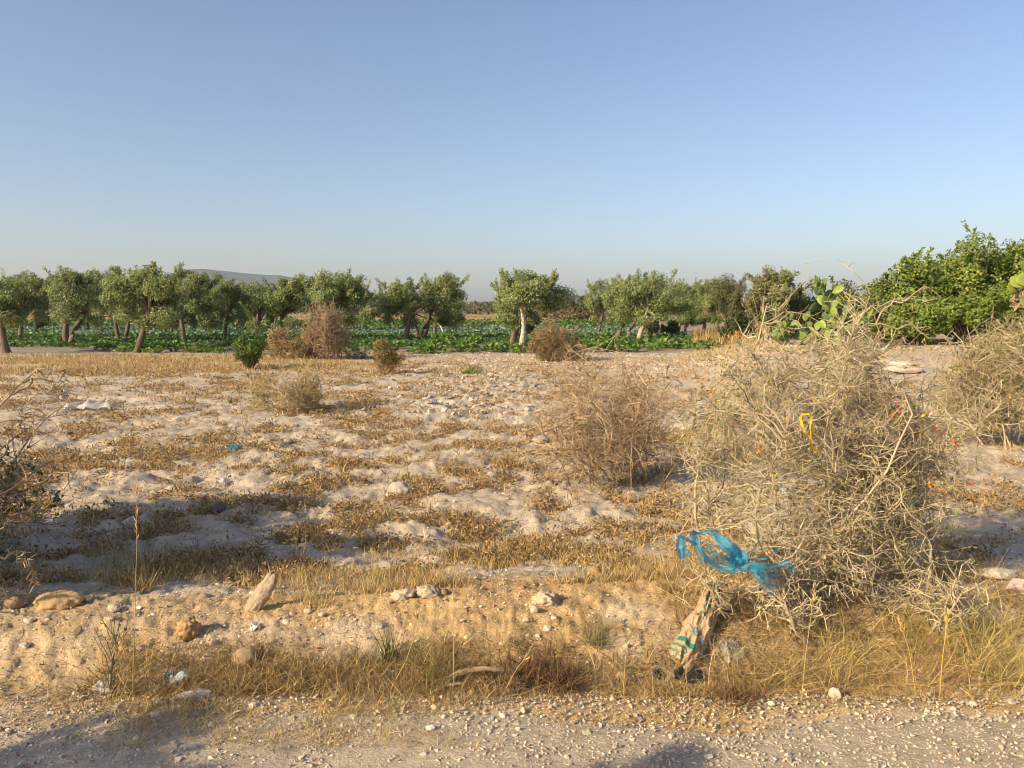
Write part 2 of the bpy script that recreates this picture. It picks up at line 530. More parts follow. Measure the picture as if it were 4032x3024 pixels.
def olive_tree(base, crown_c, crown_r, trunks, seed, n_leaf, label, cols=OLIVE, bark=(0.155, 0.12, 0.085), group='olive trees of the orchard', leafL=0.18, leafW=0.070, low=0.0, sprigs=18, name='olive_tree', cat='tree', skew=0.0):
    """base: ground point; crown_c: crown centre; crown_r (rx,ry,rz); trunks: list of (dx_base, dx_top, radius)"""
    rng = rng_(seed)
    base = np.array(base, float); cc = np.array(crown_c, float) - base; cr = np.array(crown_r, float)
    root = empty(name, base, label, cat, group)
    # clumps of foliage
    nsub = int(rng.integers(4, 7)); nc = nsub * 7
    an = rng.uniform(0, 6.28) + np.arange(nsub) * 2 * math.pi / nsub + rng.normal(size=nsub) * 0.3
    rs = rng.uniform(0.35, 0.72, nsub)
    sub = np.stack([np.cos(an) * rs, np.sin(an) * rs, rng.uniform(-0.28, 0.42, nsub)], 1)
    sub[0] = [rng.uniform(-0.3, 0.3), rng.uniform(-0.2, 0.2), 0.45]
    subr = rng.uniform(0.36, 0.52, nsub)
    which = np.repeat(np.arange(nsub), 7)
    pts = sub[which] + nrm(rng.normal(size=(nc, 3))) * (subr[which] * rng.uniform(0.5, 1.0, nc))[:, None]
    cen = cc + pts * cr
    size = rng.uniform(0.15, 0.33, nc)[:, None] * cr * np.array([1, 1, 1.0])
    hang = rng.random(nc) < 0.16
    cen[hang, 2] = cc[2] - cr[2] * rng.uniform(0.6, 1.0, hang.sum())
    mb = MB()
    k = rng.integers(0, nc, n_leaf)
    d = nrm(rng.normal(size=(n_leaf, 3)))
    p = cen[k] + d * size[k] * 1.18 * (rng.random((n_leaf, 1)) ** 0.55)
    floor_ = cc[2] - cr[2] * (1.12 + 0.22 * np.sin(p[:, 0] * 2.3 + seed))
    p[:, 2] = np.where(p[:, 2] < floor_, floor_ + rng.random(n_leaf) * 0.3, p[:, 2])
    dirs = nrm(d * 0.6 + rng.normal(size=(n_leaf, 3)) * 0.7 + np.array([0, 0, 0.35]))
    tone = mixcols(cols, [4, 4, 2, 2][:len(cols)], n_leaf, rng) * (0.85 + 0.3 * rng.random(nc))[k][:, None]
    leaf_quads(mb, p, dirs, leafL * rng.uniform(0.6, 1.25, n_leaf), leafW * rng.uniform(0.7, 1.3, n_leaf), tone, rng, normal=d + rng.normal(size=d.shape) * 0.55 + nrm(p - cc) * 0.5 + np.array([0, 0, 0.25]))
    # upright shoots breaking the outline
    sp = []
    for i in range(sprigs):
        a = rng.uniform(0, 2 * math.pi)
        q = cc + np.array([math.cos(a) * 0.75, math.sin(a) * 0.75, 0.55]) * cr * rng.uniform(0.6, 1.0) if rng.random() < 0.75 else cc + np.array([math.cos(a), math.sin(a), 0.1]) * cr * 0.85
        dr = nrm(np.array([math.cos(a) * 0.5 + 0.15, math.sin(a) * 0.4, rng.uniform(0.5, 1.2)]))
        L = rng.uniform(0.25, 0.62) * cr[2]
        pl = grow(q[None], dr[None], L, 5, 0.12, 0.0, rng)
        tubes(mb, pl, np.linspace(0.02, 0.006, 5)[None], np.array(bark)[None], s=3)
        m_ = int(40 * (n_leaf / 7000 + 0.3))
        s_, dd = sprout(pl, m_, 0.0, 1.0, 25, 60, rng)
        leaf_quads(mb, s_ + rng.normal(size=s_.shape) * 0.06, dd, leafL * 0.9, leafW * 0.8, mixcols(cols, [4, 3, 4, 1][:len(cols)], m_, rng), rng)
    mb.build('crown', M_LEAF, root)
    # trunk and limbs
    for (xb, xt, r0) in trunks:
        tb = MB()
        b0 = np.array([xb, rng.uniform(-0.1, 0.1), -0.15])
        top = np.array([xt, rng.uniform(-0.2, 0.2), cc[2] - cr[2] * 0.55])
        kk = 7; t = np.linspace(0, 1, kk)[:, None]
        pl = b0 + (top - b0) * t + np.sin(t * math.pi * rng.uniform(1.2, 2.2)) * np.array([rng.uniform(-0.14, 0.14), rng.uniform(-0.1, 0.1), 0])
        rads = r0 * (1.25 - 0.5 * t[:, 0]) * (1 + 0.10 * rng.normal(size=kk)); rads[0] = r0 * 1.6
        tubes(tb, pl[None], rads[None], vary(bark, 1, rng, 0.1, 0.015), s=8)
        near = np.argsort(np.abs(cen[:, 0] - top[0]) + rng.random(nc) * 1.2)[:max(6, 12 // len(trunks))]
        for j in near:
            e = cen[j]
            t = np.linspace(0, 1, 5)[:, None]
            lim = top + (e - top) * t + np.sin(t * math.pi) * rng.normal(size=3) * 0.15
            lim[0] = pl[-2] * 0.3 + pl[-1] * 0.7
            tubes(tb, lim[None], (r0 * np.array([0.62, 0.5, 0.38, 0.25, 0.1]))[None], vary(bark, 1, rng, 0.12, 0.015), s=6)
        tb.build('trunk', M_BARK, root, smooth=True)
    return root

def olive_px(u_b, v_b, u0, u1, vt, vb, trunks_px, seed, label, **kw):
    """tree given by its footing and crown extents in the photograph; size and place follow from the terrain"""
    b = hit(u_b, v_b); d = b[1]
    px = d / FPX
    c = at((u0 + u1) / 2, (vt + vb) / 2 + 7, d + 0.2)
    rx = (u1 - u0) / 2 * px * 1.12; rz = (vb - vt) / 2 * px * 1.06
    tr = [((a - u_b) * px, (t - u_b) * px, r * px * 0.8) for a, t, r in trunks_px]
    n = int(13000 * min(1.25, max(0.25, 42 / d)) * min(1.4, rx * rz / 3.2 + 0.25))
    return olive_tree(b, c, (rx, max(rx * 0.85, 1.0), rz), tr, seed, n, label, **kw)

olive_px(25, 1392, -170, 110, 1082, 1255, [(25, 10, 17)], 101, 'olive tree with a dark shaded trunk cut off by the left edge')
olive_px(82, 1338, 5, 215, 1070, 1262, [(82, 95, 10)], 102, 'olive tree with one short straight trunk, second from the left edge')
olive_px(272, 1358, 195, 430, 1060, 1255, [(265, 265, 13), (280, 335, 12)], 103, 'olive tree whose thick trunk forks into a wide V')
olive_px(464, 1340, 380, 500, 1060, 1250, [(466, 450, 8)], 104, 'olive tree with a thin upright trunk just right of the V-forked one')
olive_px(490, 1344, 440, 560, 1085, 1250, [(485, 525, 9)], 105, 'olive tree with a thin trunk leaning right behind the S-bent one')
olive_px(542, 1388, 450, 745, 1042, 1262, [(537, 600, 15)], 106, 'tall olive tree with an S-bent trunk leaning right in the front row', sprigs=14)
olive_px(660, 1322, 600, 720, 1090, 1255, [(652, 655, 7), (668, 685, 6)], 107, 'olive tree with two thin dark trunks behind the front row')
olive_px(724, 1352, 640, 865, 1066, 1285, [(724, 722, 12)], 108, 'olive tree with a pale stout upright trunk at the crop edge')
olive_px(886, 1345, 856, 995, 1098, 1252, [(882, 905, 9)], 109, 'olive tree with a slim trunk leaning slightly right before the hill')
olive_px(1012, 1324, 950, 1055, 1105, 1300, [(1008, 1018, 8)], 110, 'dark drooping olive tree behind the bright green shrub')
olive_px(1112, 1345, 1035, 1245, 1075, 1275, [(1112, 1110, 10)], 111, 'broad olive tree rising behind the yellowish thorn bush')
olive_px(1330, 1352, 1210, 1432, 1064, 1270, [(1330, 1325, 11)], 112, 'broad olive tree rising behind the reddish brown bush', sprigs=12)
olive_px(1447, 1268, 1422, 1492, 1148, 1252, [(1447, 1447, 3.5)], 113, 'small distant olive tree with a thin trunk beside the open field', leafL=0.4, leafW=0.18)
olive_px(1600, 1344, 1492, 1690, 1088, 1268, [(1595, 1618, 12)], 114, 'olive tree with a pale flared trunk, left of the central pair')
olive_px(1645, 1338, 1635, 1838, 1072, 1268, [(1640, 1632, 9), (1652, 1692, 9), (1664, 1700, 6)], 115, 'rounded olive tree with three slanting stems, right of the central pair')
olive_px(1708, 1322, 1690, 1820, 1120, 1275, [(1708, 1716, 8)], 116, 'olive tree with a dark straight stem behind the central pair')
olive_px(2022, 1354, 1925, 2090, 1092, 1290, [(2018, 2036, 13), (2030, 2052, 8)], 117, 'olive tree with a thick dark trunk left of the pale one')
olive_px(2052, 1375, 1950, 2226, 1062, 1262, [(2045, 2062, 11)], 118, 'olive tree with a bare pale trunk and a wind-swept crown', bark=(0.40, 0.34, 0.27), sprigs=16)
olive_px(2355, 1317, 2310, 2420, 1100, 1258, [(2352, 2372, 7)], 119, 'small olive tree with a leaning trunk right of the scrubby mound')
olive_px(2432, 1336, 2370, 2510, 1090, 1252, [(2428, 2478, 11)], 120, 'olive tree with a thick dark trunk leaning far right')
olive_px(2472, 1340, 2425, 2590, 1100, 1255, [(2468, 2515, 8)], 121, 'olive tree with a brown trunk leaning right behind the pale one')
olive_px(2517, 1358, 2420, 2712, 1066, 1252, [(2510, 2548, 11)], 122, 'olive tree with a pale leaning trunk and a broad bright crown', bark=(0.42, 0.35, 0.27), sprigs=14)
olive_px(2668, 1310, 2590, 2740, 1100, 1262, [(2662, 2700, 7)], 123, 'olive tree with a thin leaning trunk by the grey track')
olive_px(2757, 1326, 2722, 2865, 1096, 1258, [(2752, 2788, 9)], 124, 'olive tree with a straight leaning trunk before the straw grass')
olive_px(2885, 1322, 2800, 2975, 1098, 1312, [(2885, 2885, 8)], 125, 'dull olive tree whose foliage hangs down to the ground', cols=[(0.17, 0.175, 0.07), (0.13, 0.14, 0.055), (0.22, 0.21, 0.095), (0.10, 0.11, 0.04)])
olive_px(3025, 1348, 2955, 3205, 1062, 1235, [(3018, 3005, 10), (3030, 3060, 6)], 126, 'dry greyish olive tree with a twisted pale trunk near the cacti', cols=[(0.26, 0.265, 0.115), (0.20, 0.21, 0.08), (0.33, 0.315, 0.15), (0.14, 0.15, 0.055)], bark=(0.33, 0.27, 0.20))

for i, (u, v, u0, u1, vt) in enumerate([(40, 1310, -40, 100, 1090), (150, 1308, 90, 230, 1075), (345, 1306, 280, 420, 1072), (600, 1308, 540, 660, 1068), (760, 1306, 690, 850, 1104), (820, 1310, 770, 880, 1112), (965, 1308, 900, 1010, 1118), (1080, 1308, 1000, 1130, 1120), (1280, 1306, 1200, 1330, 1092), (1390, 1308, 1340, 1450, 1105), (2820, 1306, 2780, 2870, 1105), (2700, 1306, 2650, 2760, 1108)]):
    olive_px(u, v, u0, u1, vt, 1262, [(u, u + 6, 6)], 140 + i, 'olive of the back row whose crown fills the gap between nearer trees', group='back row of olive trees', leafL=0.28, leafW=0.12)

# ------------------------------------------------------------------ thorn bushes
def thorn_bush(name, base, label, seed, R, H, nstem, ntwig, nfine, bark,  leafc=None, nleaf=0, leafL=0.03, leafW=0.014, rs=(0.010, 0.005, 0.003), spread=0.35, up=0.9, grav=0.10,
               group=None, heroes=(), berries=0, cat='bush', wob=0.28, clip=True, leaf_low=0.0, squash=1.0, box=0.0, tw=(0.16, 0.42, 0.05, 0.18), berry_cols=((0.75, 0.10, 0.02), (0.80, 0.22, 0.03)), shift=(0, 0)):
    rng = rng_(seed)
    base = np.array(base, float)
    root = empty(name, base, label, cat, group)
    def inside(P, slack):
        e = P[:, -1] if P.ndim == 3 else P
        q = ((e[:, 0] - shift[0] * e[:, 2] / H) / R) ** 2 + ((e[:, 1] - shift[1] * e[:, 2] / H) / (R * squash)) ** 2 + (np.maximum(e[:, 2], 0) / H) ** 2
        lumpy = (0.90 if box == 0 else 0.97) + (0.36 if box == 0 else 0.22) * vnoise(np.arctan2(e[:, 1], e[:, 0]) * 1.4 + 7 + seed, e[:, 2] * 3.2 / H + seed, seed)
        q = q + box * (np.minimum(1, (np.maximum(e[:, 2], 0) / H) ** 2) ** 2 - (np.maximum(e[:, 2], 0) / H) ** 2)
        return (q < (slack * lumpy) ** 2) & (e[:, 2] > 0.0)
    a = np.arange(nstem) * 2.399963 + rng.normal(size=nstem) * 0.3; rr = R * spread * np.sqrt((np.arange(nstem) + 0.5) / nstem)
    st = np.stack([np.cos(a) * rr, np.sin(a) * rr * squash, np.full(nstem, -0.03)], 1)
    el = rng.permutation(np.linspace(0.35, 1.0, nstem)) * up
    dr = np.stack([np.cos(a) * (1.15 - el) + shift[0] / H * 0.6, np.sin(a) * (1.15 - el) * squash, el + 0.25], 1) + rng.normal(size=(nstem, 3)) * 0.15
    L = H * rng.uniform(0.7, 1.15, nstem)
    S = grow(st, dr, L, 10, wob * 0.5, grav * 0.8, rng)
    S = S[inside(S, 1.25 if box == 0 else 1.0)]; nstem = len(S)
    mbS = MB()
    tubes(mbS, S, rs[0] * np.linspace(1, 0.35, 10)[None] * rng.uniform(0.7, 1.2, (nstem, 1)), vary(bark, nstem, rng, 0.18, 0.02), s=5)
    s1, d1 = sprout(S, ntwig, 0.12, 1.0, 30, 80, rng)
    P1 = grow(s1, d1, H * rng.uniform(tw[0], tw[1], ntwig), 6, wob, grav, rng)
    if clip: P1 = P1[inside(P1, 1.06)]
    mbT = MB()
    tubes(mbT, P1, rs[1] * np.linspace(1, 0.4, 6)[None] * rng.uniform(0.7, 1.3, (len(P1), 1)), vary(bark, len(P1), rng, 0.22, 0.02), s=3)
    s2, d2 = sprout(P1, nfine, 0.05, 1.0, 35, 90, rng)
    P2 = grow(s2, d2, H * rng.uniform(tw[2], tw[3], nfine), 3, wob * 1.1, grav * 0.5, rng)
    if clip: P2 = P2[inside(P2, 1.12)]
    tubes(mbT, P2, rs[2] * np.linspace(1, 0.5, 3)[None], vary(np.array(bark) * 1.08, len(P2), rng, 0.25, 0.02), s=3)
    # spines
    s3, d3 = sprout(P2, nfine // 3, 0, 1, 60, 90, rng)
    P3 = grow(s3, d3, rng.uniform(0.02, 0.05, len(s3)) * (H ** 0.5), 2, 0, 0, rng)
    tubes(mbT, P3, rs[2] * np.array([[0.8, 0.25]]), vary(np.array(bark) * 1.1, len(P3), rng, 0.2), s=3)
    for h in heroes:
        h = np.array(h, float) - base
        t = np.linspace(0, len(h) - 1, 14); i = np.minimum(t.astype(int), len(h) - 2); f = (t - i)[:, None]
        hm = np.vstack([2 * h[0] - h[1], h, 2 * h[-1] - h[-2]]); a_, b_, c_, d_ = hm[i], hm[i + 1], hm[i + 2], hm[i + 3]
        pl = 0.5 * (2 * b_ + (c_ - a_) * f + (2 * a_ - 5 * b_ + 4 * c_ - d_) * f ** 2 + (3 * b_ - a_ - 3 * c_ + d_) * f ** 3) + rng.normal(size=(14, 3)) * 0.018
        tubes(mbS, pl[None], rs[0] * np.linspace(0.75, 0.35, 14)[None], vary(np.array(bark) * 1.05, 1, rng, 0.1), s=5)
        ss, ds = sprout(pl[None], 16, 0.0, 1.0, 50, 90, rng)
        PH = grow(ss, ds, rng.uniform(0.03, 0.12, 16), 3, 0.18, 0.02, rng)
        tubes(mbT, PH, rs[1] * np.linspace(0.8, 0.35, 3)[None], vary(np.array(bark) * 1.05, 16, rng, 0.15), s=3)
        ss, ds = sprout(PH, 30, 0.2, 1.0, 40, 90, rng)
        PH2 = grow(ss, ds, rng.uniform(0.02, 0.06, 30), 2, 0.1, 0, rng)
        tubes(mbT, PH2, rs[2] * np.array([[0.9, 0.4]]), vary(np.array(bark) * 1.05, 30, rng, 0.15), s=3)
    mbS.build('stems', M_TWIG, root, smooth=True)
    o = mbT.build('twigs', M_TWIG, root); o['kind'] = 'stuff'
    if nleaf:
        mbL = MB()
        s4, d4 = sprout(P2, nleaf, 0, 1, 20, 90, rng)
        if leaf_low: 
            s4 = s4[s4[:, 2] > leaf_low * H]; d4 = d4[:len(s4)]
        # leaves gather in patches
        keep = vnoise(s4[:, 0] * 3.2 / max(R, .4) + s4[:, 1] * 2, s4[:, 2] * 3.2 / max(R, .4), seed) > 0.38
        s4, d4 = s4[keep], d4[keep]
        leaf_quads(mbL, s4, d4 + np.array([0, 0, 0.3]), leafL * rng.uniform(0.6, 1.3, len(s4)), leafW * rng.uniform(0.7, 1.3, len(s4)), mixcols(leafc, [1] * len(leafc), len(s4), rng), rng)
        o = mbL.build('leaves', M_LEAF, root); o['kind'] = 'stuff'
    if berries:
        me = None
        bm = bmesh.new(); bmesh.ops.create_icosphere(bm, subdivisions=2, radius=1.0)
        for bi, bc in enumerate(berry_cols):
            bm2 = bm.copy()
            me = bpy.data.meshes.new('berry'); bm2.to_mesh(me); bm2.free()
            at_ = me.color_attributes.new('Col', 'FLOAT_COLOR', 'POINT')
            at_.data.foreach_set('color', np.tile(np.array([*bc, 1.0], np.float32), len(me.vertices)))
            me.polygons.foreach_set('use_smooth', [True] * len(me.polygons))
            e = P1[:, -1]; e = e[inside(e, 1.1) & (e[:, 2] > 0.3 * H)]
            for j in range(berries // len(berry_cols)):
                if j % 3 == 0: c = e[rng.integers(0, len(e))]
                b_ = link('berry', me, M_BERRY, root, loc=c + rng.normal(size=3) * 0.018 - np.array([0, 0, 0.012]))
                s_ = rng.uniform(0.006, 0.010); b_.scale = (s_, s_, s_ * 1.2)
        bm.free()
    return root, P1, P2

TAN = (0.38, 0.315, 0.205)
YELLOW = (0.55, 0.38, 0.04); LGREEN = (0.14, 0.17, 0.035); DGREEN = (0.07, 0.11, 0.025); KHAKI = (0.26, 0.22, 0.08)

big_base = hit(3285, 2290); big_base[1] += 0.25; big_base[2] = float(G(big_base[0], big_base[1]))
def hp(pts, d): return [at(u, v, d + 0.03 * i) for i, (u, v) in enumerate(pts)]
heroes = [hp([(3280, 1400), (3400, 1300), (3480, 1230), (3560, 1180), (3680, 1115)], 4.6), hp([(3300, 1330), (3380, 1260), (3450, 1215), (3560, 1190), (3700, 1175)], 4.7),
          hp([(3330, 1290), (3437, 1285), (3515, 1282), (3600, 1305), (3720, 1350), (3790, 1420)], 4.6),
          hp([(2895, 1330), (2930, 1380), (2970, 1420), (3010, 1490), (3080, 1560)], 4.6),
          hp([(3150, 2200), (3234, 2186), (3359, 2172), (3485, 2164), (3535, 2110)], 4.2), hp([(3230, 2190), (3300, 2240), (3359, 2262), (3425, 2290), (3455, 2350), (3470, 2400)], 4.15),
          hp([(3060, 2130), (3012, 2186), (3005, 2260), (3020, 2330)], 4.15),
          hp([(3120, 1500), (3240, 1620), (3260, 1720), (3330, 1700), (3420, 1680), (3500, 1760)], 4.35),
          hp([(2620, 1520), (2615, 1460), (2645, 1500), (2720, 1560)], 4.7), hp([(3500, 1350), (3350, 1400), (3200, 1480), (3100, 1600)], 4.5),
          hp([(3110, 2340), (3180, 2300), (3240, 2220), (3300, 2140)], 4.2)]
BIG, bigP1, bigP2 = thorn_bush('thorn_bush', big_base, 'big tangled grey thorn bush with red berries and a yellow strip caught in it', 7, 0.92, 1.72, 120, 2100, 8600, TAN,
           [YELLOW, LGREEN, KHAKI, (0.30, 0.29, 0.11), (0.24, 0.25, 0.06), (0.30, 0.29, 0.09)], 9500, 0.030, 0.012, rs=(0.0095, 0.0036, 0.0021), spread=0.75, up=0.95, grav=0.045, wob=0.46, tw=(0.10, 0.30, 0.03, 0.10), box=1.0, heroes=heroes, berries=34, squash=0.8, shift=(0.02, 0))

thorn_bush('thorn_bush', onpx(3330, 4.12), 'low sprawl of dead grey thorn branches below the big bush', 17, 0.72, 0.62, 26, 420, 1500, TAN, [KHAKI, LGREEN], 500, 0.025, 0.011, rs=(0.008, 0.0042, 0.0026), spread=0.9, up=0.55, grav=0.06, wob=0.45, tw=(0.25, 0.6, 0.08, 0.22), squash=0.45)
mb_base = hit(2430, 1905)
thorn_bush('thorn_bush', mb_base, 'dense brown thorn bush of thin dry twigs in mid field', 8, 0.88, 1.40, 60, 850, 3800, (0.34, 0.25, 0.15), [LGREEN, KHAKI], 900, 0.03, 0.014, rs=(0.009, 0.0045, 0.0034), spread=0.6, up=0.85, grav=0.05, shift=(-0.12, 0), leaf_low=0.45)
lb = on(-4.28, 4.75)
thorn_bush('thorn_bush', lb, 'pale thorn bush with a few green leaves at the left edge', 9, 1.15, 1.55, 36, 620, 2300, (0.33, 0.25, 0.155), [DGREEN, LGREEN, DGREEN], 2600, 0.045, 0.022, rs=(0.010, 0.005, 0.0032), spread=0.6, grav=0.07,
           heroes=[hp([(-120, 1700), (0, 1590), (82, 1515), (127, 1470), (209, 1458), (253, 1477)], 4.5), hp([(60, 1545), (130, 1505), (190, 1508), (240, 1533), (285, 1553)], 4.5), hp([(-60, 1840), (60, 1700), (100, 1640), (160, 1600)], 4.4),
                   hp([(-80, 2000), (60, 1900), (180, 1890), (270, 1860)], 4.3), hp([(-80, 2150), (40, 2050), (150, 2010)], 4.3), hp([(-60, 2330), (60, 2340), (150, 2345)], 4.25), hp([(-40, 2200), (60, 2180), (130, 2240), (150, 2300)], 4.2)])
rb = hit(4020, 1760); 
thorn_bush('thorn_bush', rb, 'olive-green thorn bush beneath the cactus at the right edge', 10, 1.15, 1.95, 60, 1000, 4200, (0.36, 0.29, 0.18), [LGREEN, KHAKI, (0.24, 0.25, 0.06), (0.24, 0.25, 0.06)], 11000, 0.05, 0.022, rs=(0.011, 0.006, 0.0045), spread=0.7, grav=0.05, berries=8, shift=(0.1, 0))
sb = hit(1135, 1622)
thorn_bush('thorn_bush', sb, 'low straw-coloured thorn bush standing alone in the chalk field', 11, 0.74, 0.98, 40, 620, 2600, (0.38, 0.285, 0.15), [KHAKI, LGREEN], 900, 0.05, 0.022, rs=(0.008, 0.005, 0.0045), spread=0.75, grav=0.05)
thorn_bush('thorn_bush', hit(1300, 1412), 'tall reddish brown dead thorn bush before the orchard', 12, 1.2, 2.55, 40, 700, 3000, (0.28, 0.20, 0.125), None, 0, rs=(0.02, 0.012, 0.010), spread=0.5, up=0.95, grav=0.03)
thorn_bush('thorn_bush', hit(1150, 1412), 'yellowish brown thorn bush left of the reddish one', 13, 1.3, 1.65, 36, 650, 2800, (0.30, 0.215, 0.105), [KHAKI, LGREEN], 1800, 0.12, 0.05, rs=(0.018, 0.013, 0.012), spread=0.6, grav=0.04)
thorn_bush('thorn_bush', hit(1522, 1470), 'small yellow-green bush on bare stems in mid field', 14, 0.56, 1.22, 16, 240, 900, (0.26, 0.18, 0.09), [(0.26, 0.22, 0.05), (0.18, 0.18, 0.045), (0.32, 0.20, 0.05)], 3400, 0.09, 0.045, rs=(0.012, 0.008, 0.007), spread=0.35, grav=0.02, leaf_low=0.3)
thorn_bush('thorn_bush', hit(1412, 1414), 'small dark leafless bush right of the reddish one', 15, 0.55, 0.75, 12, 120, 420, (0.17, 0.11, 0.08), None, 0, rs=(0.015, 0.011, 0.009), spread=0.4)
thorn_bush('thorn_bush', hit(2195, 1420), 'rounded brown and olive bush in front of the pale-trunked olive', 16, 1.2, 1.72, 44, 900, 3800, (0.25, 0.17, 0.095), [KHAKI, LGREEN, (0.2, 0.17, 0.06)], 2600, 0.12, 0.05, rs=(0.018, 0.012, 0.011), spread=0.6, grav=0.05)

# yellow flowering sprig on the left bush, dry stem shrub on the verge --------
def leafy_shrub(name, base, label, seed, R, H, cols, n, leafL, leafW, cat='shrub', lobes=14, upright=0.6, group=None, flat=0.05, ry=None, bark=(0.16, 0.12, 0.08), holes=0.0, sprigs=10, wts=None):
    rng = rng_(seed); base = np.array(base, float)
    root = empty(name, base, label, cat, group)
    ry = ry or R
    cc = np.array([0, 0, H * 0.50]); cr = np.array([R, ry, H * 0.5])
    pts = nrm(rng.normal(size=(lobes, 3))); cen = cc + pts * cr * rng.uniform(0.42, 0.85, lobes)[:, None]
    size = rng.uniform(0.22, 0.48, lobes)[:, None] * np.minimum(cr, H * 0.5) * np.array([1.05, 1.05, 0.95])
    k = rng.integers(0, lobes, n); d = nrm(rng.normal(size=(n, 3)))
    rr = rng.random((n, 1)) ** 0.3
    p = cen[k] + d * size[k] * rr
    ok = p[:, 2] > flat
    p, d, k = p[ok], d[ok], k[ok]
    mb = MB()
    tone = mixcols(cols, wts or [1] * len(cols), len(p), rng) * (0.82 + 0.36 * rng.random(lobes))[k][:, None]
    leaf_quads(mb, p, d * (1 - upright) + np.array([0, 0, upright]) + rng.normal(size=p.shape) * 0.5, leafL * rng.uniform(0.6, 1.3, len(p)), leafW * rng.uniform(0.7, 1.3, len(p)), tone, rng, normal=d + rng.normal(size=d.shape) * 0.55 + nrm(p - cc) * 0.4 + np.array([0, 0, 0.25]))
    tb = MB()
    tips = []
    for i in range(sprigs):
        j = rng.integers(0, lobes); q = cen[j] + nrm(rng.normal(size=3) * 0.5 + np.array([0, 0, 1.0])) * size[j]
        pl = grow(q[None], np.array([[rng.normal() * 0.4, rng.normal() * 0.4, 1.0]]), H * rng.uniform(0.06, 0.13), 4, 0.2, 0, rng)
        s_, dd = sprout(pl, 26, 0, 1, 20, 70, rng)
        leaf_quads(mb, s_, dd, leafL, leafW, mixcols(cols, wts or [1] * len(cols), 26, rng), rng)
        tubes(tb, pl, np.linspace(0.012, 0.004, 4)[None], np.array(bark), s=3)
    mb.build('crown', M_LEAF, root)
    for j in range(lobes):
        t = np.linspace(0, 1, 6)[:, None]; b0 = np.array([rng.normal() * R * 0.12, rng.normal() * ry * 0.12, -0.05])
        pl = b0 + (cen[j] - b0) * t + np.sin(t * math.pi) * rng.normal(size=3) * 0.08 * H
        r0 = 0.022 * H
        tubes(tb, pl[None], np.linspace(r0, r0 * 0.3, 6)[None], vary(bark, 1, rng, 0.15), s=5)
    tb.build('trunk', M_BARK, root, smooth=True)
    return root

leafy_shrub('green_shrub', hit(982, 1456), 'compact vivid green shrub standing in the dry grass', 21, 0.60, 1.22, [(0.12, 0.175, 0.026), (0.165, 0.22, 0.035), (0.075, 0.12, 0.02)], 5200, 0.12, 0.035, lobes=16, upright=0.75, sprigs=22)
leafy_shrub('evergreen_tree', onpx(3880, 36.5), 'large bright green bushy evergreen tree behind the thorn bushes on the right', 22, 4.5, 5.1, [(0.195, 0.26, 0.04), (0.265, 0.32, 0.055), (0.115, 0.17, 0.03), (0.28, 0.26, 0.085)], 28000, 0.17, 0.10, cat='tree', lobes=55, upright=0.35, ry=3.0, sprigs=60, flat=0.1, wts=[4, 3, 4, 1])
leafy_shrub('evergreen_tree', onpx(3580, 35.0), 'lower green leafy flank bush left of the large evergreen', 23, 1.7, 3.4, [(0.195, 0.26, 0.04), (0.25, 0.31, 0.055), (0.115, 0.17, 0.03)], 8500, 0.18, 0.105, cat='tree', lobes=24, upright=0.35, ry=1.8, sprigs=24)
leafy_shrub('evergreen_shrub', onpx(3590, 33.0), 'low green leafy shrub at the foot of the large evergreen', 24, 1.5, 1.9, [(0.17, 0.235, 0.033), (0.22, 0.28, 0.045), (0.11, 0.165, 0.027)], 5000, 0.16, 0.09, lobes=18, upright=0.35, sprigs=10)
leafy_shrub('evergreen_shrub', onpx(3850, 33.5), 'leafy green shrub filling the space under the large evergreen', 25, 2.2, 2.3, [(0.17, 0.235, 0.033), (0.22, 0.28, 0.045), (0.11, 0.165, 0.027)], 6000, 0.16, 0.09, lobes=20, upright=0.35, sprigs=10)
leafy_shrub('evergreen_shrub', onpx(3450, 35.5), 'green leafy shrub between the tall cactus and the evergreen', 26, 1.7, 3.0, [(0.15, 0.205, 0.035), (0.20, 0.25, 0.045), (0.10, 0.15, 0.027)], 5000, 0.16, 0.09, lobes=18, upright=0.35, sprigs=10)
leafy_shrub('evergreen_shrub', onpx(3110, 40.0), 'grey-green shrub behind the low dark prickly pear', 28, 1.9, 2.5, [(0.15, 0.17, 0.06), (0.20, 0.21, 0.08), (0.10, 0.12, 0.04)], 4600, 0.17, 0.09, lobes=16, upright=0.35, sprigs=12)
leafy_shrub('evergreen_shrub', onpx(3250, 38.0), 'dull green shrub behind the tall cactus', 27, 2.2, 3.0, [(0.13, 0.165, 0.04), (0.17, 0.20, 0.05), (0.09, 0.12, 0.03)], 4600, 0.16, 0.09, lobes=16, upright=0.35, sprigs=10)
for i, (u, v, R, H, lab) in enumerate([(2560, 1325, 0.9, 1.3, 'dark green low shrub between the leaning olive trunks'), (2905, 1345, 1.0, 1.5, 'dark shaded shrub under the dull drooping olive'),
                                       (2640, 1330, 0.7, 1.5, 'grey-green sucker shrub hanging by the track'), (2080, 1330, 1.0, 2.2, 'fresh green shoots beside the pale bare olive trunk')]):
    leafy_shrub('shrub', hit(u, v), lab, 60 + i, R, H, [(0.06, 0.085, 0.025), (0.085, 0.11, 0.035), (0.04, 0.06, 0.02)], 2200, 0.2, 0.09, lobes=10, sprigs=6)

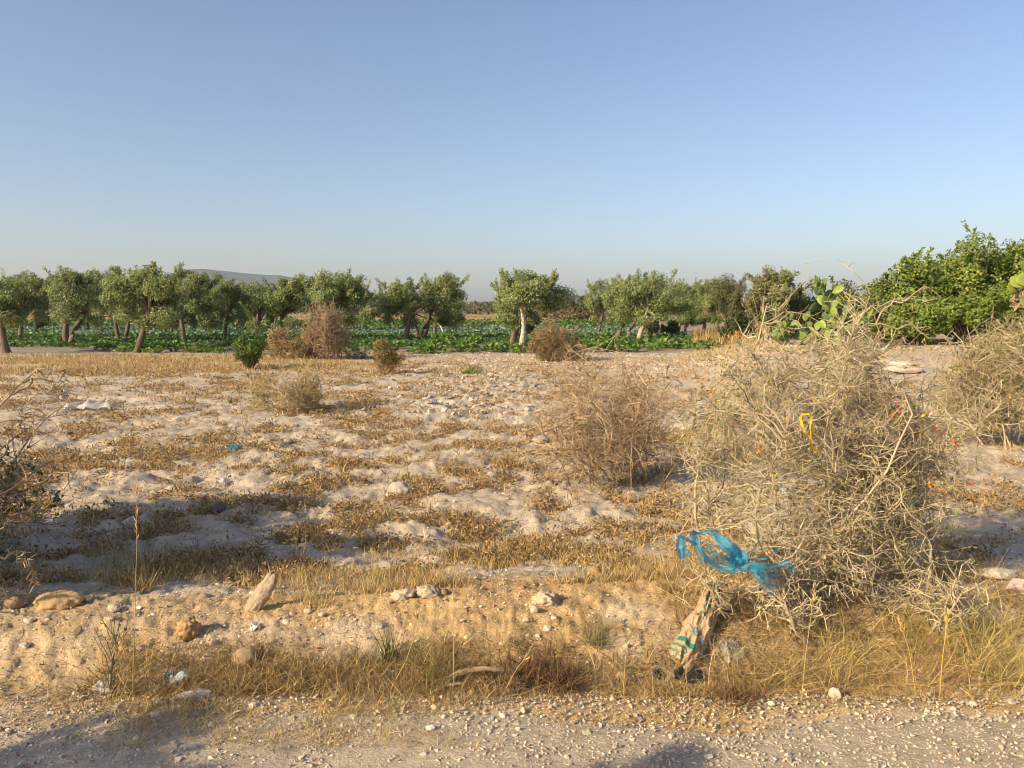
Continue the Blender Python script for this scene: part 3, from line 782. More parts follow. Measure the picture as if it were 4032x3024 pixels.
# scrubby mound and far tree lines
leafy_shrub('scrub_mound', hit(2262, 1262) + np.array([0, 6, 0]), 'rounded mound overgrown with green scrub beyond the crop', 71, 8.5, 5.2, [(0.10, 0.11, 0.035), (0.075, 0.09, 0.03), (0.15, 0.13, 0.06)], 9000, 0.6, 0.3, cat='bush', lobes=30, ry=6, sprigs=10)
leafy_shrub('scrub_mound', hit(2275, 1268), 'low dry brown scrub at the foot of the green mound', 72, 7.5, 2.2, [(0.24, 0.18, 0.09), (0.19, 0.15, 0.075)], 5000, 0.5, 0.2, cat='bush', lobes=24, ry=4, sprigs=10)

# ------------------------------------------------------------------ prickly pears
def pad_mesh(name, cols, seed, wrinkle=0.0):
    rng = rng_(seed)
    bm = bmesh.new(); bmesh.ops.create_uvsphere(bm, u_segments=14, v_segments=9, radius=1.0)
    for v_ in bm.verts:
        x, y, z = v_.co
        wdt = 0.62 + 0.16 * z                      # egg outline, broad at the top
        v_.co = Vector((x * wdt, y * 0.055 * (1 + 0.4 * (1 - z)), (z + 1) * 0.5 * 1.0))
        v_.co.x *= 0.62
        v_.co += Vector(rng.normal(size=3)) * (0.008 + wrinkle * 0.05)
        v_.co.y += wrinkle * 0.25 * math.sin(v_.co.z * 5)
    me = bpy.data.meshes.new(name); bm.to_mesh(me); bm.free()
    n = len(me.vertices)
    at_ = me.color_attributes.new('Col', 'FLOAT_COLOR', 'POINT')
    c = vary(cols, n, rng, 0.07, 0.03)
    at_.data.foreach_set('color', np.c_[c, np.ones(n)].astype(np.float32).ravel())
    me.polygons.foreach_set('use_smooth', [True] * len(me.polygons))
    me.materials.append(M_PAD)
    return me
PADS = [pad_mesh('pad', (0.12, 0.17, 0.045), 1), pad_mesh('pad', (0.17, 0.22, 0.045), 2), pad_mesh('pad', (0.085, 0.13, 0.04), 3)]
PADS_NEW = pad_mesh('pad', (0.21, 0.27, 0.045), 5)
PADS_DRY = pad_mesh('dry_pad', (0.33, 0.23, 0.13), 4, 1.0)

def place_pad(root, me, p, d, face, L, name='pad'):
    d = Vector(d).normalized(); f = Vector(face); f = (f - d * f.dot(d)).normalized(); x = f.cross(d)
    o = link(name, me, M_PAD, root)
    m = Matrix((x, f, d)).transposed().to_4x4(); m.translation = Vector(p)
    o.matrix_local = m @ Matrix.Diagonal((L * 0.95, L, L, 1))
    return o

def cactus(base, label, seed, H, R, npads, L, first=6):
    rng = rng_(seed)
    root = empty('prickly_pear', base, label, 'cactus')
    tb = MB()
    ends = []
    for i in range(first):
        a = rng.uniform(0, 2 * math.pi); b0 = np.array([math.cos(a) * R * 0.2, math.sin(a) * R * 0.2, -0.05])
        dr = np.array([math.cos(a) * R, math.sin(a) * R, H * rng.uniform(0.4, 0.9)])
        pl = grow(b0[None], dr[None], H * rng.uniform(0.35, 0.6), 5, 0.12, 0, rng)
        tubes(tb, pl, np.array([[0.09, 0.085, 0.08, 0.07, 0.04]]), np.array((0.22, 0.20, 0.10)), s=8)
        for q in pl[0][2:]: ends.append((q, nrm(dr)))
    tb.build('trunk', M_PAD, root, smooth=True)
    cnt = 0
    while cnt < npads and ends:
        i = rng.integers(max(0, len(ends) - 40), len(ends)) if rng.random() < 0.7 else rng.integers(0, len(ends))
        p, d = ends[i]
        nd = nrm(d * 0.55 + rng.normal(size=3) * 0.65 + np.array([0, 0, 0.45]))
        tip = p + nd * L
        if tip[2] > H or math.hypot(tip[0], tip[1]) > R * (1.1 - 0.3 * tip[2] / H) or tip[2] < 0.25: 
            if rng.random() < 0.93: continue
        l_ = L * rng.uniform(0.75, 1.2)
        place_pad(root, PADS[rng.integers(0, 3)] if rng.random() < 0.85 else PADS_NEW, p, nd, rng.normal(size=3), l_)
        for q in range(2):
            ends.append((p + nd * l_ * 0.93 + nrm(np.cross(nd, rng.normal(size=3))) * l_ * 0.12, nd))
        cnt += 1
    return root
cactus(onpx(3300, 30.0), 'tall prickly pear cactus standing against the sky behind the big thorn bush', 31, 2.8, 1.3, 120, 0.40, 9)
cactus(onpx(3130, 33.0), 'low dark prickly pear beneath the dry greyish olive', 32, 1.7, 1.7, 60, 0.44, 9)
# cactus half out of frame on the right, with dried pads
rc_base = on(8.35, 11.3)
RC = empty('prickly_pear', rc_base, 'near prickly pear with withered brown pads cut off by the right edge', 'cactus')
rngc = rng_(33)
tbc = MB()
tr_top = at(4105, 1300, 11.3) - rc_base
tubes(tbc, np.stack([np.array([0.1, 0, -0.05]), np.array([0.05, 0, 0.8]), tr_top * np.array([1, 1, 0.8]), at(4090, 1200, 11.3) - rc_base, at(4060, 1100, 11.3) - rc_base])[None], np.array([[0.16, 0.15, 0.14, 0.12, 0.08]]), np.array((0.24, 0.19, 0.11)), s=9)
tbc.build('trunk', M_PAD, RC, smooth=True)
for (u0, v0, u1, v1, L_, kind) in [(4040, 1108, 3940, 1112, 0.36, 2), (3985, 1112, 4075, 1085, 0.40, 2), (3995, 1125, 3950, 1140, 0.30, 2), (4100, 1200, 4012, 1160, 0.42, 1), (4090, 1170, 4020, 1190, 0.40, 0), (4085, 1270, 4015, 1225, 0.40, 1), (4080, 1100, 4090, 1010, 0.42, 0), (4120, 1160, 4150, 1060, 0.42, 2), (4120, 1240, 4200, 1180, 0.42, 1), (4060, 1090, 4030, 1020, 0.40, 0), (4140, 1110, 4220, 1060, 0.4, 0), (4110, 1320, 4200, 1260, 0.42, 1),
                               (4040, 1140, 3975, 1200, 0.34, 9), (4030, 1150, 4008, 1235, 0.36, 9), (4010, 1150, 3985, 1210, 0.28, 9)]:
    p0 = at(u0, v0, 11.2 + rngc.uniform(-0.15, 0.15)); p1 = at(u1, v1, 11.15 + rngc.uniform(-0.2, 0.2))
    me = PADS_DRY if kind == 9 else (PADS_NEW if kind == 2 else PADS[kind])
    place_pad(RC, me, p0 - rc_base + np.array([0.06, 0, 0]), p1 - p0, (rngc.normal() * 0.8, -1, 0.6), L_ * 0.82, 'withered_pad' if kind == 9 else 'pad')

# ------------------------------------------------------------------ crops
def crop_leaves(mb, pos, size, cols, rng, wts=None):
    n = len(pos)
    tilt = rng.normal(size=(n, 3)) * 0.55; d = nrm(np.stack([rng.normal(size=n), rng.normal(size=n), np.full(n, 0.25)], 1))
    leaf_quads(mb, pos, d + tilt * 0.3, size * rng.uniform(0.7, 1.3, n), size * rng.uniform(0.7, 1.2, n), mixcols(cols, wts or [1] * len(cols), n, rng), rng, fold=0.15)
BRIGHT = [(0.115, 0.215, 0.035), (0.155, 0.27, 0.05), (0.08, 0.16, 0.03), (0.20, 0.25, 0.06)]
DARKC = [(0.05, 0.115, 0.022), (0.07, 0.155, 0.03), (0.04, 0.09, 0.02)]
PALE = [(0.165, 0.245, 0.15), (0.22, 0.30, 0.21), (0.12, 0.195, 0.095)]
def build_crop():
    rng = rng_(200)
    mb = MB()
    # closed rows of leafy crop behind the first trees, a pale cabbage strip in the middle
    n = 95000
    y = 1 / (1 / 46 + (1 / 128 - 1 / 46) * rng.random(n)); 
    x = (rng.random(n) * 2 - 1) * y * 0.80
    row = 0.5 + 0.5 * np.cos(y * 2 * math.pi / 1.5 + 0.6 * fbm(x * 0.1, y * 0.1, 5, 2))
    dens = (0.25 + 0.75 * row) * (0.25 + 0.75 * sstep(0.40, 0.55, fbm(x * 0.25, y * 0.25, 9, 3) + 0.3 * sstep(50, 62, y)))
    cut = (1 - sstep(0.13, 0.19, x / y) * sstep(50, 60, y))     # the track on the right
    keep = (rng.random(n) < dens * cut)
    x, y = x[keep], y[keep]; n = len(x)
    z = G(x, y) + rng.random(n) * (0.20 + 0.35 * sstep(80, 95, y)) + 0.03
    pale = sstep(62, 67, y + 5 * (fbm(x * 0.12, y * 0.2, 15, 2) - 0.5)) * (1 - sstep(84, 90, y)) * (rng.random(n) < 0.85)
    P = np.stack([x, y, z], 1)
    sz = 0.20 + 0.16 * sstep(45, 110, y)
    i = pale > 0.5
    crop_leaves(mb, P[i], sz[i] * 1.05, PALE, rng); crop_leaves(mb, P[~i], sz[~i] * 1.1, DARKC + BRIGHT[:1] + [(0.17, 0.19, 0.06)], rng, [3, 4, 2, 2, 0.7])
    o = mb.build('crop_rows', M_LEAF, kind='stuff')
    tag(o, 'dark and pale green leafy vegetable rows behind the olive trunks', 'crop')
build_crop()

# squash vines that can be told apart along the orchard's near edge
def squash_mesh(seed):
    rng = rng_(seed); mb = MB()
    n = 120
    a = rng.uniform(0, 2 * math.pi, n); r = np.sqrt(rng.random(n)) * 0.8
    h = 0.42 * (1 - (r / 0.85) ** 2) * rng.uniform(0.55, 1.1, n) + 0.05
    crop_leaves(mb, np.stack([np.cos(a) * r, np.sin(a) * r * 0.8, h], 1), np.full(n, 0.21), BRIGHT, rng)
    tb = MB()
    s = np.zeros((14, 3)); an = np.linspace(0, 2 * math.pi, 15)[:-1]
    P = grow(s, np.stack([np.cos(an), np.sin(an), np.full(14, 0.6)], 1), 0.7, 5, 0.2, 0.12, rng)
    tubes(tb, P, np.linspace(0.012, 0.005, 5)[None], np.array((0.11, 0.17, 0.04)), s=3)
    return mb.mesh('leaves'), tb.mesh('stems')
SQ = [squash_mesh(300 + i) for i in range(4)]
squash_spots = [(180, 1362, .5), (320, 1372, .6), (415, 1378, .9), (445, 1362, .6), (505, 1385, 1.0), (560, 1378, .7), (620, 1388, 1.1), (650, 1372, .8), (700, 1372, 1.1), (745, 1385, 1.0), (780, 1388, .9), (820, 1384, 1.0), (862, 1390, .7), (905, 1375, 1.0), (940, 1362, .8),
                (1030, 1385, .8), (1370, 1390, .9), (1440, 1375, .9), (1655, 1392, 1.1), (1700, 1390, 1.0), (1720, 1365, 1.2), (1780, 1385, 1.1), (1835, 1380, 1.0), (1870, 1355, 1.2), (1940, 1385, 1.0), (1985, 1385, .9), (1760, 1350, 1.2),
                (1860, 1390, .6), (1935, 1380, .8), (1985, 1378, .9), (2060, 1390, .9), (2340, 1385, 1.2), (2412, 1382, 1.2), (2475, 1385, 1.0), (2530, 1368, 1.1), (2560, 1380, .9), (2620, 1370, 1.2), (2660, 1375, 1.3), (2690, 1362, 1.0), (2745, 1378, 1.0), (2795, 1375, .9),
                (2390, 1350, 1.2), (2440, 1355, 1.0), (2590, 1352, 1.2), (2620, 1345, 1.1), (2320, 1355, 1.0), (1560, 1372, .8), (1600, 1360, .9), (90, 1365, .5), (240, 1366, .6), (350, 1352, .8), (2680, 1330, 1.0), (2725, 1335, .8)]
rq = rng_(310)
landmarks = [(25, 'the left-edge olive'), (82, 'the second olive from the left'), (272, 'the V-forked olive'), (464, 'the thin upright olive'), (542, 'the S-bent olive'), (660, 'the twin dark trunks'), (724, 'the stout pale upright trunk'),
             (886, 'the slim trunk before the hill'), (982, 'the compact green shrub'), (1112, 'the yellowish thorn bush'), (1320, 'the reddish brown bush'), (1412, 'the small dark leafless bush'), (1600, 'the pale flared trunk'), (1650, 'the three slanting stems'), (1748, 'the leaning white pipe'),
             (1860, 'the gap between the central olives'), (1950, 'the left side of the pale-trunked olive'), (2052, 'the pale bare trunk'), (2195, 'the rounded brown bush'), (2355, 'the small leaning olive'), (2432, 'the thick dark leaning trunk'), (2517, 'the pale leaning trunk'), (2600, 'the low dark shrub'), (2668, 'the thin trunk by the track'), (2757, 'the trunk before the straw grass')]
def squash_label(u, v, s_):
    size = 'large' if s_ >= 1.05 else ('small' if s_ < 0.85 else 'middling')
    near = min(landmarks, key=lambda q: abs(q[0] - u))
    side = 'left of' if u < near[0] - 6 else ('right of' if u > near[0] + 6 else 'in front of')
    return '%s green squash vine %s %s' % (size, side, near[1])
for i, (u, v, s_) in enumerate(squash_spots):
    p = hit(u, v)
    e = empty('squash_plant', p, squash_label(u, v, s_), 'crop plant', 'squash vines along the orchard edge')
    e.rotation_euler = (0, 0, rq.uniform(0, 6.28)); e.scale = (s_ * 0.95, s_ * 0.95, s_ * rq.uniform(0.75, 1.05))
    lm, sm = SQ[i % 4]
    link('leaves', lm, M_LEAF, e, kind='stuff'); link('stems', sm, M_TWIG, e)

# distant scrub line and lone palm
def build_far():
    rng = rng_(400); mb = MB()
    n = 28000
    uu = rng.uniform(-0.95, 0.95, n); d = rng.choice([290, 330, 380, 450, 560, 700], n) + rng.normal(size=n) * 10
    x = uu * d
    top = (2.2 + 3.2 * fbm(x / 9, d / 30, 3, 3)) * (1 + 0.0012 * (d - 300))
    z = -0.5 + top * rng.random(n) ** 0.8
    P = np.stack([x, d, z], 1)
    leaf_quads(mb, P, rng.normal(size=(n, 3)) + np.array([0, 0, 0.6]), 2.1, 1.2, mixcols([(0.10, 0.10, 0.045), (0.14, 0.125, 0.06), (0.07, 0.08, 0.035), (0.19, 0.16, 0.08)], [3, 3, 2, 1], n, rng), rng)
    o = mb.build('far_scrub', M_LEAF, kind='stuff')
    tag(o, 'far olive-brown line of scrub and trees along the horizon', 'scrub')
    # dry grass clumps between the brown field and the crop
    mb = MB(); n = 9000
    y = rng.uniform(122, 200, n); x = (rng.random(n) * 2 - 1) * y * 0.8
    k = fbm(x / 9, y / 14, 6, 3) > 0.50; x, y = x[k], y[k]; n = len(x)
    blades(mb, np.stack([x, y, G(x, y)], 1), rng.normal(size=(n, 3)) * 0.4 + np.array([0, 0, 1.0]), 0.55, 0.28, mixcols([(0.36, 0.25, 0.12), (0.22, 0.19, 0.08)], [2, 1], n, rng), rng, k=2)
    o = mb.build('far_grass', M_DRY, kind='stuff'); tag(o, 'dry tufts on the far brown field', 'grass')
build_far()
def build_palm():
    p = at(1871, 1205, 420); rng = rng_(41)
    root = empty('palm_tree', (p[0], p[1], -0.5), 'tiny lone palm tree on the horizon in the gap between olives', 'tree')
    tb = MB(); tubes(tb, np.array([[[0, 0, -0.3], [0, 0, 2.5], [0.1, 0, 4.8]]]), np.array([[0.45, 0.35, 0.3]]), np.array((0.16, 0.13, 0.1)), s=7); tb.build('trunk', M_BARK, root)
    mb = MB(); a = rng.uniform(0, 6.28, 40)
    blades(mb, np.tile([0.1, 0, 4.7], (40, 1)), np.stack([np.cos(a), np.sin(a), rng.uniform(0, 1.2, 40)], 1), 2.3, 0.55, mixcols([(0.07, 0.09, 0.04)], [1], 40, rng), rng, k=4, bend=0.6); mb.build('crown', M_LEAF, root)
build_palm()

# ------------------------------------------------------------------ stones and gravel
def hull_templates(n, seed, pts=9):
    rng = rng_(seed); out = []
    for i in range(n):
        bm = bmesh.new()
        for p in nrm(rng.normal(size=(pts, 3))) * rng.uniform(0.75, 1.0, (pts, 1)): bm.verts.new(p)
        r = bmesh.ops.convex_hull(bm, input=bm.verts)
        bmesh.ops.triangulate(bm, faces=bm.faces)
        loose = [v_ for v_ in bm.verts if not v_.link_faces]
        bmesh.ops.delete(bm, geom=loose, context='VERTS')
        bm.verts.ensure_lookup_table(); bm.verts.index_update()
        out.append((np.array([v_.co for v_ in bm.verts]), np.array([[v_.index for v_ in f.verts] for f in bm.faces])))
        bm.free()
    return out
HT = hull_templates(14, 5)

def scatter_stones(mb, pos, size, cols, rng, flat=0.65, sink=0.25):
    n = len(pos)
    which = rng.integers(0, len(HT), n)
    q = rng.normal(size=(n, 4)); q = q / np.linalg.norm(q, axis=1, keepdims=True)
    w_, x, y, z = q.T
    Rm = np.stack([1 - 2 * (y * y + z * z), 2 * (x * y - z * w_), 2 * (x * z + y * w_), 2 * (x * y + z * w_), 1 - 2 * (x * x + z * z), 2 * (y * z - x * w_), 2 * (x * z - y * w_), 2 * (y * z + x * w_), 1 - 2 * (x * x + y * y)], 1).reshape(n, 3, 3)
    for t, (V, F) in enumerate(HT):
        i = np.where(which == t)[0]
        if not len(i): continue
        sc = size[i][:, None] * rng.uniform(0.65, 1.25, (len(i), 3))
        v = np.einsum('nij,nkj->nki', Rm[i], V[None] * sc[:, None])
        v[..., 2] *= flat
        v = v + pos[i][:, None] + np.array([0, 0, 1.0]) * (size[i] * flat * (1 - 2 * sink))[:, None, None]
        Fi = (F[None] + (np.arange(len(i)) * len(V))[:, None, None]).reshape(-1, 3)
        mb.add(v, T=Fi, C=np.repeat(cols[i], len(V), axis=0))

STONE_C = [(0.49, 0.415, 0.31), (0.43, 0.365, 0.27), (0.55, 0.47, 0.36), (0.36, 0.305, 0.23), (0.50, 0.40, 0.30), (0.45, 0.24, 0.17)]
STONE_W = [5, 4, 3, 2, 1, 0.12]
def build_gravel():
    rng = rng_(500); mb = MB()
    # in view
    n = 19000; x = rng.uniform(-2.7, 2.7, n); y = rng.uniform(2.25, 3.75, n)
    n2 = 2000; x = np.r_[x, rng.uniform(-5.0, 5.0, n2)]; y = np.r_[y, rng.uniform(1.3, 3.5, n2)]
    e = road_edge(x) + 0.12 + 0.16 * sstep(-0.8, 0.0, x) + 0.10 * rng.normal(size=len(x)) + 0.25 * (rng.random(len(x)) < 0.10) * rng.random(len(x))
    k = y < e; x, y = x[k], y[k]; n = len(x)
    s = 0.0042 + 0.0090 * rng.random(n) ** 2.4 + (rng.random(n) < 0.04) * rng.uniform(0.003, 0.008, n)
    z = np.maximum(G(x, y), G(x, y)) + 0.004
    scatter_stones(mb, np.stack([x, y, z], 1), s, mixcols(STONE_C, STONE_W, n, rng, 0.14, 0.03), rng, 0.7, 0.2)
    n = 7000; x = rng.uniform(-2.8, 2.8, n); y = rng.uniform(2.25, 3.6, n); k = y < road_edge(x) + 0.2; x, y = x[k], y[k]; n = len(x)
    scatter_stones(mb, np.stack([x, y, G(x, y) + 0.006], 1), rng.uniform(0.0025, 0.006, n), mixcols(STONE_C, STONE_W, n, rng, 0.14, 0.03), rng, 0.75, 0.2)
    o = mb.build('gravel', M_GRAVEL, kind='stuff'); tag(o, 'loose pale crushed stone covering the road edge', 'gravel')
    # fragments over the bank and crumbs of soil over the field
    mb = MB(); n = 8500
    x = rng.uniform(-3.6, 3.6, n); y = bank_y(x) + rng.uniform(-0.85, 0.35, n)
    k = rng.random(n) < 0.25 + 0.75 * sstep(0.4, 0.6, fbm(x * 1.5, y * 1.5, 3, 2)); x, y = x[k], y[k]; n = len(x)
    s = 0.004 + 0.008 * rng.random(n) ** 3 + (rng.random(n) < 0.03) * rng.uniform(0.004, 0.014, n)
    scatter_stones(mb, np.stack([x, y, G(x, y)], 1), s, mixcols([(0.56, 0.48, 0.37), (0.50, 0.38, 0.24), (0.62, 0.55, 0.46), (0.45, 0.25, 0.18)], [4, 3, 2, 0.25], n, rng, 0.12), rng, 0.7, 0.3)
    o = mb.build('bank_pebbles', M_GRAVEL, kind='stuff'); tag(o, 'small pebbles strewn over the sandy earth bank', 'pebbles')
    mb = MB(); n = 7000
    r = np.exp(rng.uniform(math.log(4.8), math.log(34), n)); th = rng.uniform(-0.68, 0.68, n); x, y = r * np.sin(th), r * np.cos(th)
    k = (y > bank_y(x) + 0.15); x, y = x[k], y[k]; r = r[k]; n = len(x)
    s = (0.004 + 0.010 * rng.random(n) ** 3) * (1 + r / 14)
    stony = sstep(24, 30, y) * sstep(-4, 1, x); s = s * (1 + 1.2 * stony)
    scatter_stones(mb, np.stack([x, y, G(x, y)], 1), s, mixcols([(0.52, 0.45, 0.37), (0.44, 0.39, 0.32), (0.58, 0.51, 0.43)], [3, 2, 2], n, rng, 0.1), rng, 0.7, 0.3)
    # stony pale strip before the crop
    n = 3800; y = rng.uniform(27.5, 40, n); x = rng.uniform(-0.30, 0.36, n) * y
    k = rng.random(n) < sstep(-6, -1, x); x, y = x[k], y[k]; n = len(x)
    scatter_stones(mb, np.stack([x, y, G(x, y)], 1), rng.uniform(0.02, 0.075, n), mixcols([(0.52, 0.45, 0.38), (0.42, 0.36, 0.30)], [3, 2], n, rng, 0.14), rng, 0.7, 0.3)
    o = mb.build('soil_crumbs', M_GRAVEL, kind='stuff'); tag(o, 'crumbs of pale soil and small stones over the field', 'stones')
    # the heap of clods
    mb = MB(); n = 2600
    y = rng.uniform(12, 30, n); x = -0.6 + 0.09 * (y - 20) + rng.normal(size=n) * (0.8 + 0.05 * y)
    k = rng.random(n) < rubble_mask(x, y) * 1.1; x, y = x[k], y[k]; n = len(x)
    s = 0.025 + 0.085 * rng.random(n) ** 2.5
    scatter_stones(mb, np.stack([x, y, G(x, y)], 1), s, mixcols([(0.42, 0.365, 0.30), (0.34, 0.30, 0.26), (0.48, 0.42, 0.35)], [3, 2, 2], n, rng, 0.12), rng, 0.75, 0.3)
    o = mb.build('soil_clods', M_STONE, kind='stuff'); tag(o, 'grey broken clods of soil heaped in mid field', 'clods')
build_gravel()

def rock(name, u, v, wpx, hpx, label, seed, col, depth_ratio=0.8, tilt=0.0, sink=0.2, rough=0.16, sharp=False, group=None, cat='rock', lift=0.0, pos=None, lump=0.8):
    """a boulder standing on the terrain where the photograph shows its foot"""
    rng = rng_(seed)
    p = hit(u, v) if pos is None else np.array(pos); d = p[1]; px = d / FPX
    bm = bmesh.new(); bmesh.ops.create_icosphere(bm, subdivisions=4 if wpx > 50 else 3, radius=1.0)
    V = np.array([q.co for q in bm.verts]); F = np.array([[q.index for q in f.verts] for f in bm.faces]); bm.free()
    off = rng.uniform(0, 50, 3)
    n = fbm(V[:, 0] * 1.3 + off[0] + V[:, 2], V[:, 1] * 1.3 + off[1] - V[:, 2] * 0.7, seed, 4) - 0.5
    n2 = np.abs(fbm(V[:, 0] * 2.5 + off[2] + V[:, 1] * 1.2, V[:, 2] * 2.5 + off[0], seed + 5, 3) - 0.5)
    n3 = fbm(V[:, 0] * 5 + off[1] - V[:, 2] * 2, V[:, 1] * 5 + V[:, 2] * 4 + off[2], seed + 9, 4) - 0.5
    V = V * (1 + rough * 2.2 * n - rough * 1.5 * n2 + rough * lump * n3)[:, None]
    if sharp:      # planed faces
        for i in range(7):
            a = nrm(rng.normal(size=3)); lim = rng.uniform(0.55, 0.8)
            ex = np.maximum(V @ a - lim, 0); V = V - ex[:, None] * a * 0.92
    Z = V[:, 2].copy()
    V = V * np.array([wpx * px / 2, wpx * px / 2 * depth_ratio, hpx * px / 2])
    V[:, 0] += tilt * (Z + 1) * hpx * px / 2
    V[:, 2] += hpx * px / 2 * (1 - 2 * sink) + lift
    c = np.asarray(col, float) * (0.8 + 0.4 * fbm(V[:, 0] * 14 + off[0], V[:, 2] * 14 + V[:, 1] * 9, seed, 3))[:, None]
    mb = MB(); mb.add(V, T=F, C=c)
    o = mb.build(name, M_STONE, smooth=not sharp, loc=p)
    return tag(o, label, cat, group)

OCH = (0.46, 0.31, 0.16); CHK = (0.56, 0.49, 0.39); GRY = (0.30, 0.26, 0.22)
rock('boulder', 232, 2378, 190, 85, 'long flat ochre boulder on the bank at the left', 601, OCH, 0.6, sink=0.36, rough=0.22, lump=1.2)
rock('boulder', 55, 2392, 75, 60, 'dull brown boulder in the corner of the left thorn bush', 602, (0.30, 0.21, 0.13))
rock('rock', 975, 2398, 78, 185, 'tall pointed slab of pale rock leaning right on the bank', 603, (0.38, 0.30, 0.21), 0.5, tilt=0.58, sink=0.22, rough=0.26, lump=1.6)
rock('boulder', 968, 2612, 108, 100, 'smooth round tan boulder among grass at the foot of the bank', 604, (0.40, 0.29, 0.17), 0.9, sink=0.32, rough=0.10)
rock('earth_clod', 742, 2505, 85, 92, 'lumpy reddish brown earth clod on the bank face', 605, (0.42, 0.27, 0.13), 0.9, rough=0.36, cat='clod', lump=2.2)
rock('stone', 447, 2405, 52, 30, 'pale flat stone near the bank crest', 606, (0.55, 0.44, 0.32))
rock('stone', 435, 2440, 36, 18, 'small cream stone just below the pale flat one', 626, (0.55, 0.44, 0.32))
rock('rock', 1590, 2350, 100, 56, 'pale chalk rock on the bank left of the round pebble', 607, (0.46, 0.37, 0.26), 0.8, rough=0.4, lump=1.6, sink=0.36)
rock('rock', 1690, 2335, 100, 52, 'cream chalk rock touching the round pebble', 608, (0.46, 0.37, 0.26), 0.8, rough=0.35, lump=1.5, sink=0.36)
rock('boulder', 1742, 2345, 38, 36, 'small round orange pebble against the chalk rock', 609, (0.52, 0.34, 0.18), rough=0.05)
rock('rock', 2150, 2375, 110, 75, 'large crumbly cream rock on the sandy bank', 610, (0.47, 0.38, 0.26), 0.7, rough=0.42, lump=1.6, sink=0.36)
rock('rock', 2105, 2410, 36, 32, 'small cream lump below the large crumbly rock', 611, (0.60, 0.51, 0.38), rough=0.25)
rock('boulder', 2340, 2265, 62, 44, 'rounded brown boulder on the bank crest', 612, (0.36, 0.24, 0.12), rough=0.08)
rock('boulder', 2505, 2252, 46, 34, 'rounded brown boulder half hidden near the blue bag', 613, (0.34, 0.22, 0.13), rough=0.08)
rock('boulder', 2448, 2675, 52, 42, 'rounded tan stone in dry weeds beside the paper sack', 614, (0.40, 0.29, 0.17), rough=0.1)
rock('rock', 3290, 2752, 62, 58, 'pale angular rock at the gravel edge under the thorn bush', 615, (0.58, 0.49, 0.36), rough=0.15, sharp=True)
rock('rock', 4010, 2330, 130, 70, 'broad pinkish white rock at the right edge', 616, (0.60, 0.46, 0.40), 0.7, rough=0.2, sharp=True)
rock('rock', 3930, 2270, 150, 40, 'flat pale rock slab behind the pinkish rock', 617, CHK, 0.6, rough=0.15)
rock('rock', 858, 2012, 62, 42, 'rock on the edge of the big shadow, its shade put into the dark grey colour', 618, (0.17, 0.14, 0.12), rough=0.15)  # dark base colour carries the shade on this rock
rock('earth_mound', 1568, 1958, 118, 78, 'steep stump-like lump of grey earth in mid field', 619, (0.42, 0.365, 0.30), 0.9, tilt=0.12, rough=0.32, cat='mound')
rock('earth_mound', 2128, 1738, 60, 30, 'small dark-sided earth lump left of the brown thorn bush', 620, (0.40, 0.34, 0.27), rough=0.3, cat='mound')
rock('rock', 1135, 1745, 36, 24, 'small grey rock right of the crumpled blue bag', 621, (0.33, 0.28, 0.23))
rock('rock', 770, 2748, 160, 50, 'chalky grey lump at the road edge with a rag on it', 622, (0.47, 0.41, 0.34), 0.6, rough=0.3, sink=0.4)
rock('rock', 470, 2052, 26, 20, 'small grey stone at the upper edge of the shadow', 623, (0.36, 0.31, 0.26))
rock('rock', 2170, 2160, 22, 20, 'small cream pebble in the chalk field', 624, CHK)
rock('rock_slab', 3560, 1462, 130, 30, 'flat pale slab of rock below the evergreen tree', 625, (0.58, 0.49, 0.40), 1.6, rough=0.15, sharp=True)
rock('rock_slab', 3520, 1432, 160, 16, 'thin pale ledge of rock above the flat slab', 627, (0.58, 0.49, 0.40), 1.6, rough=0.12, sharp=True)
rock('stone_heap', 2322, 1264, 50, 14, 'low white heap of stones at the far crop edge', 628, (0.62, 0.53, 0.42), 0.8, cat='heap')
# loose stones one could pick up along the road edge and bank
rs_ = rng_(640)
for i in range(46):
    if i < 26: u, v = rs_.uniform(60, 3980), rs_.uniform(2765, 3000)
    else: u, v = rs_.uniform(60, 2600), rs_.uniform(2360, 2560)
    s_ = rs_.uniform(22, 46)
    if i < 26: rock('loose_stone', u, v, s_, s_ * 0.7, 'pale angular stone standing out of the road gravel', 650 + i, vary(CHK, 1, rs_, 0.12)[0], sharp=True, sink=0.25, group='larger stones in the road gravel', cat='stone')
    else: rock('loose_stone', u, v, s_, s_ * 0.7, 'cream stone lying on the face of the sandy bank', 650 + i, vary((0.58, 0.48, 0.35), 1, rs_, 0.12)[0], sharp=True, sink=0.3, group='stones on the bank face', cat='stone')
for i, (u, v, s_) in enumerate([(70, 2985, 24), (1855, 2415, 22), (1545, 2375, 20), (1250, 2555, 18), (2060, 2318, 26), (1248, 2628, 16)]):
    rock('brick_chip', u, v, s_, s_ * 0.7, 'small red brick chip among the pale stones', 700 + i, (0.45, 0.17, 0.10), sharp=True, group='red brick chips', cat='chip')

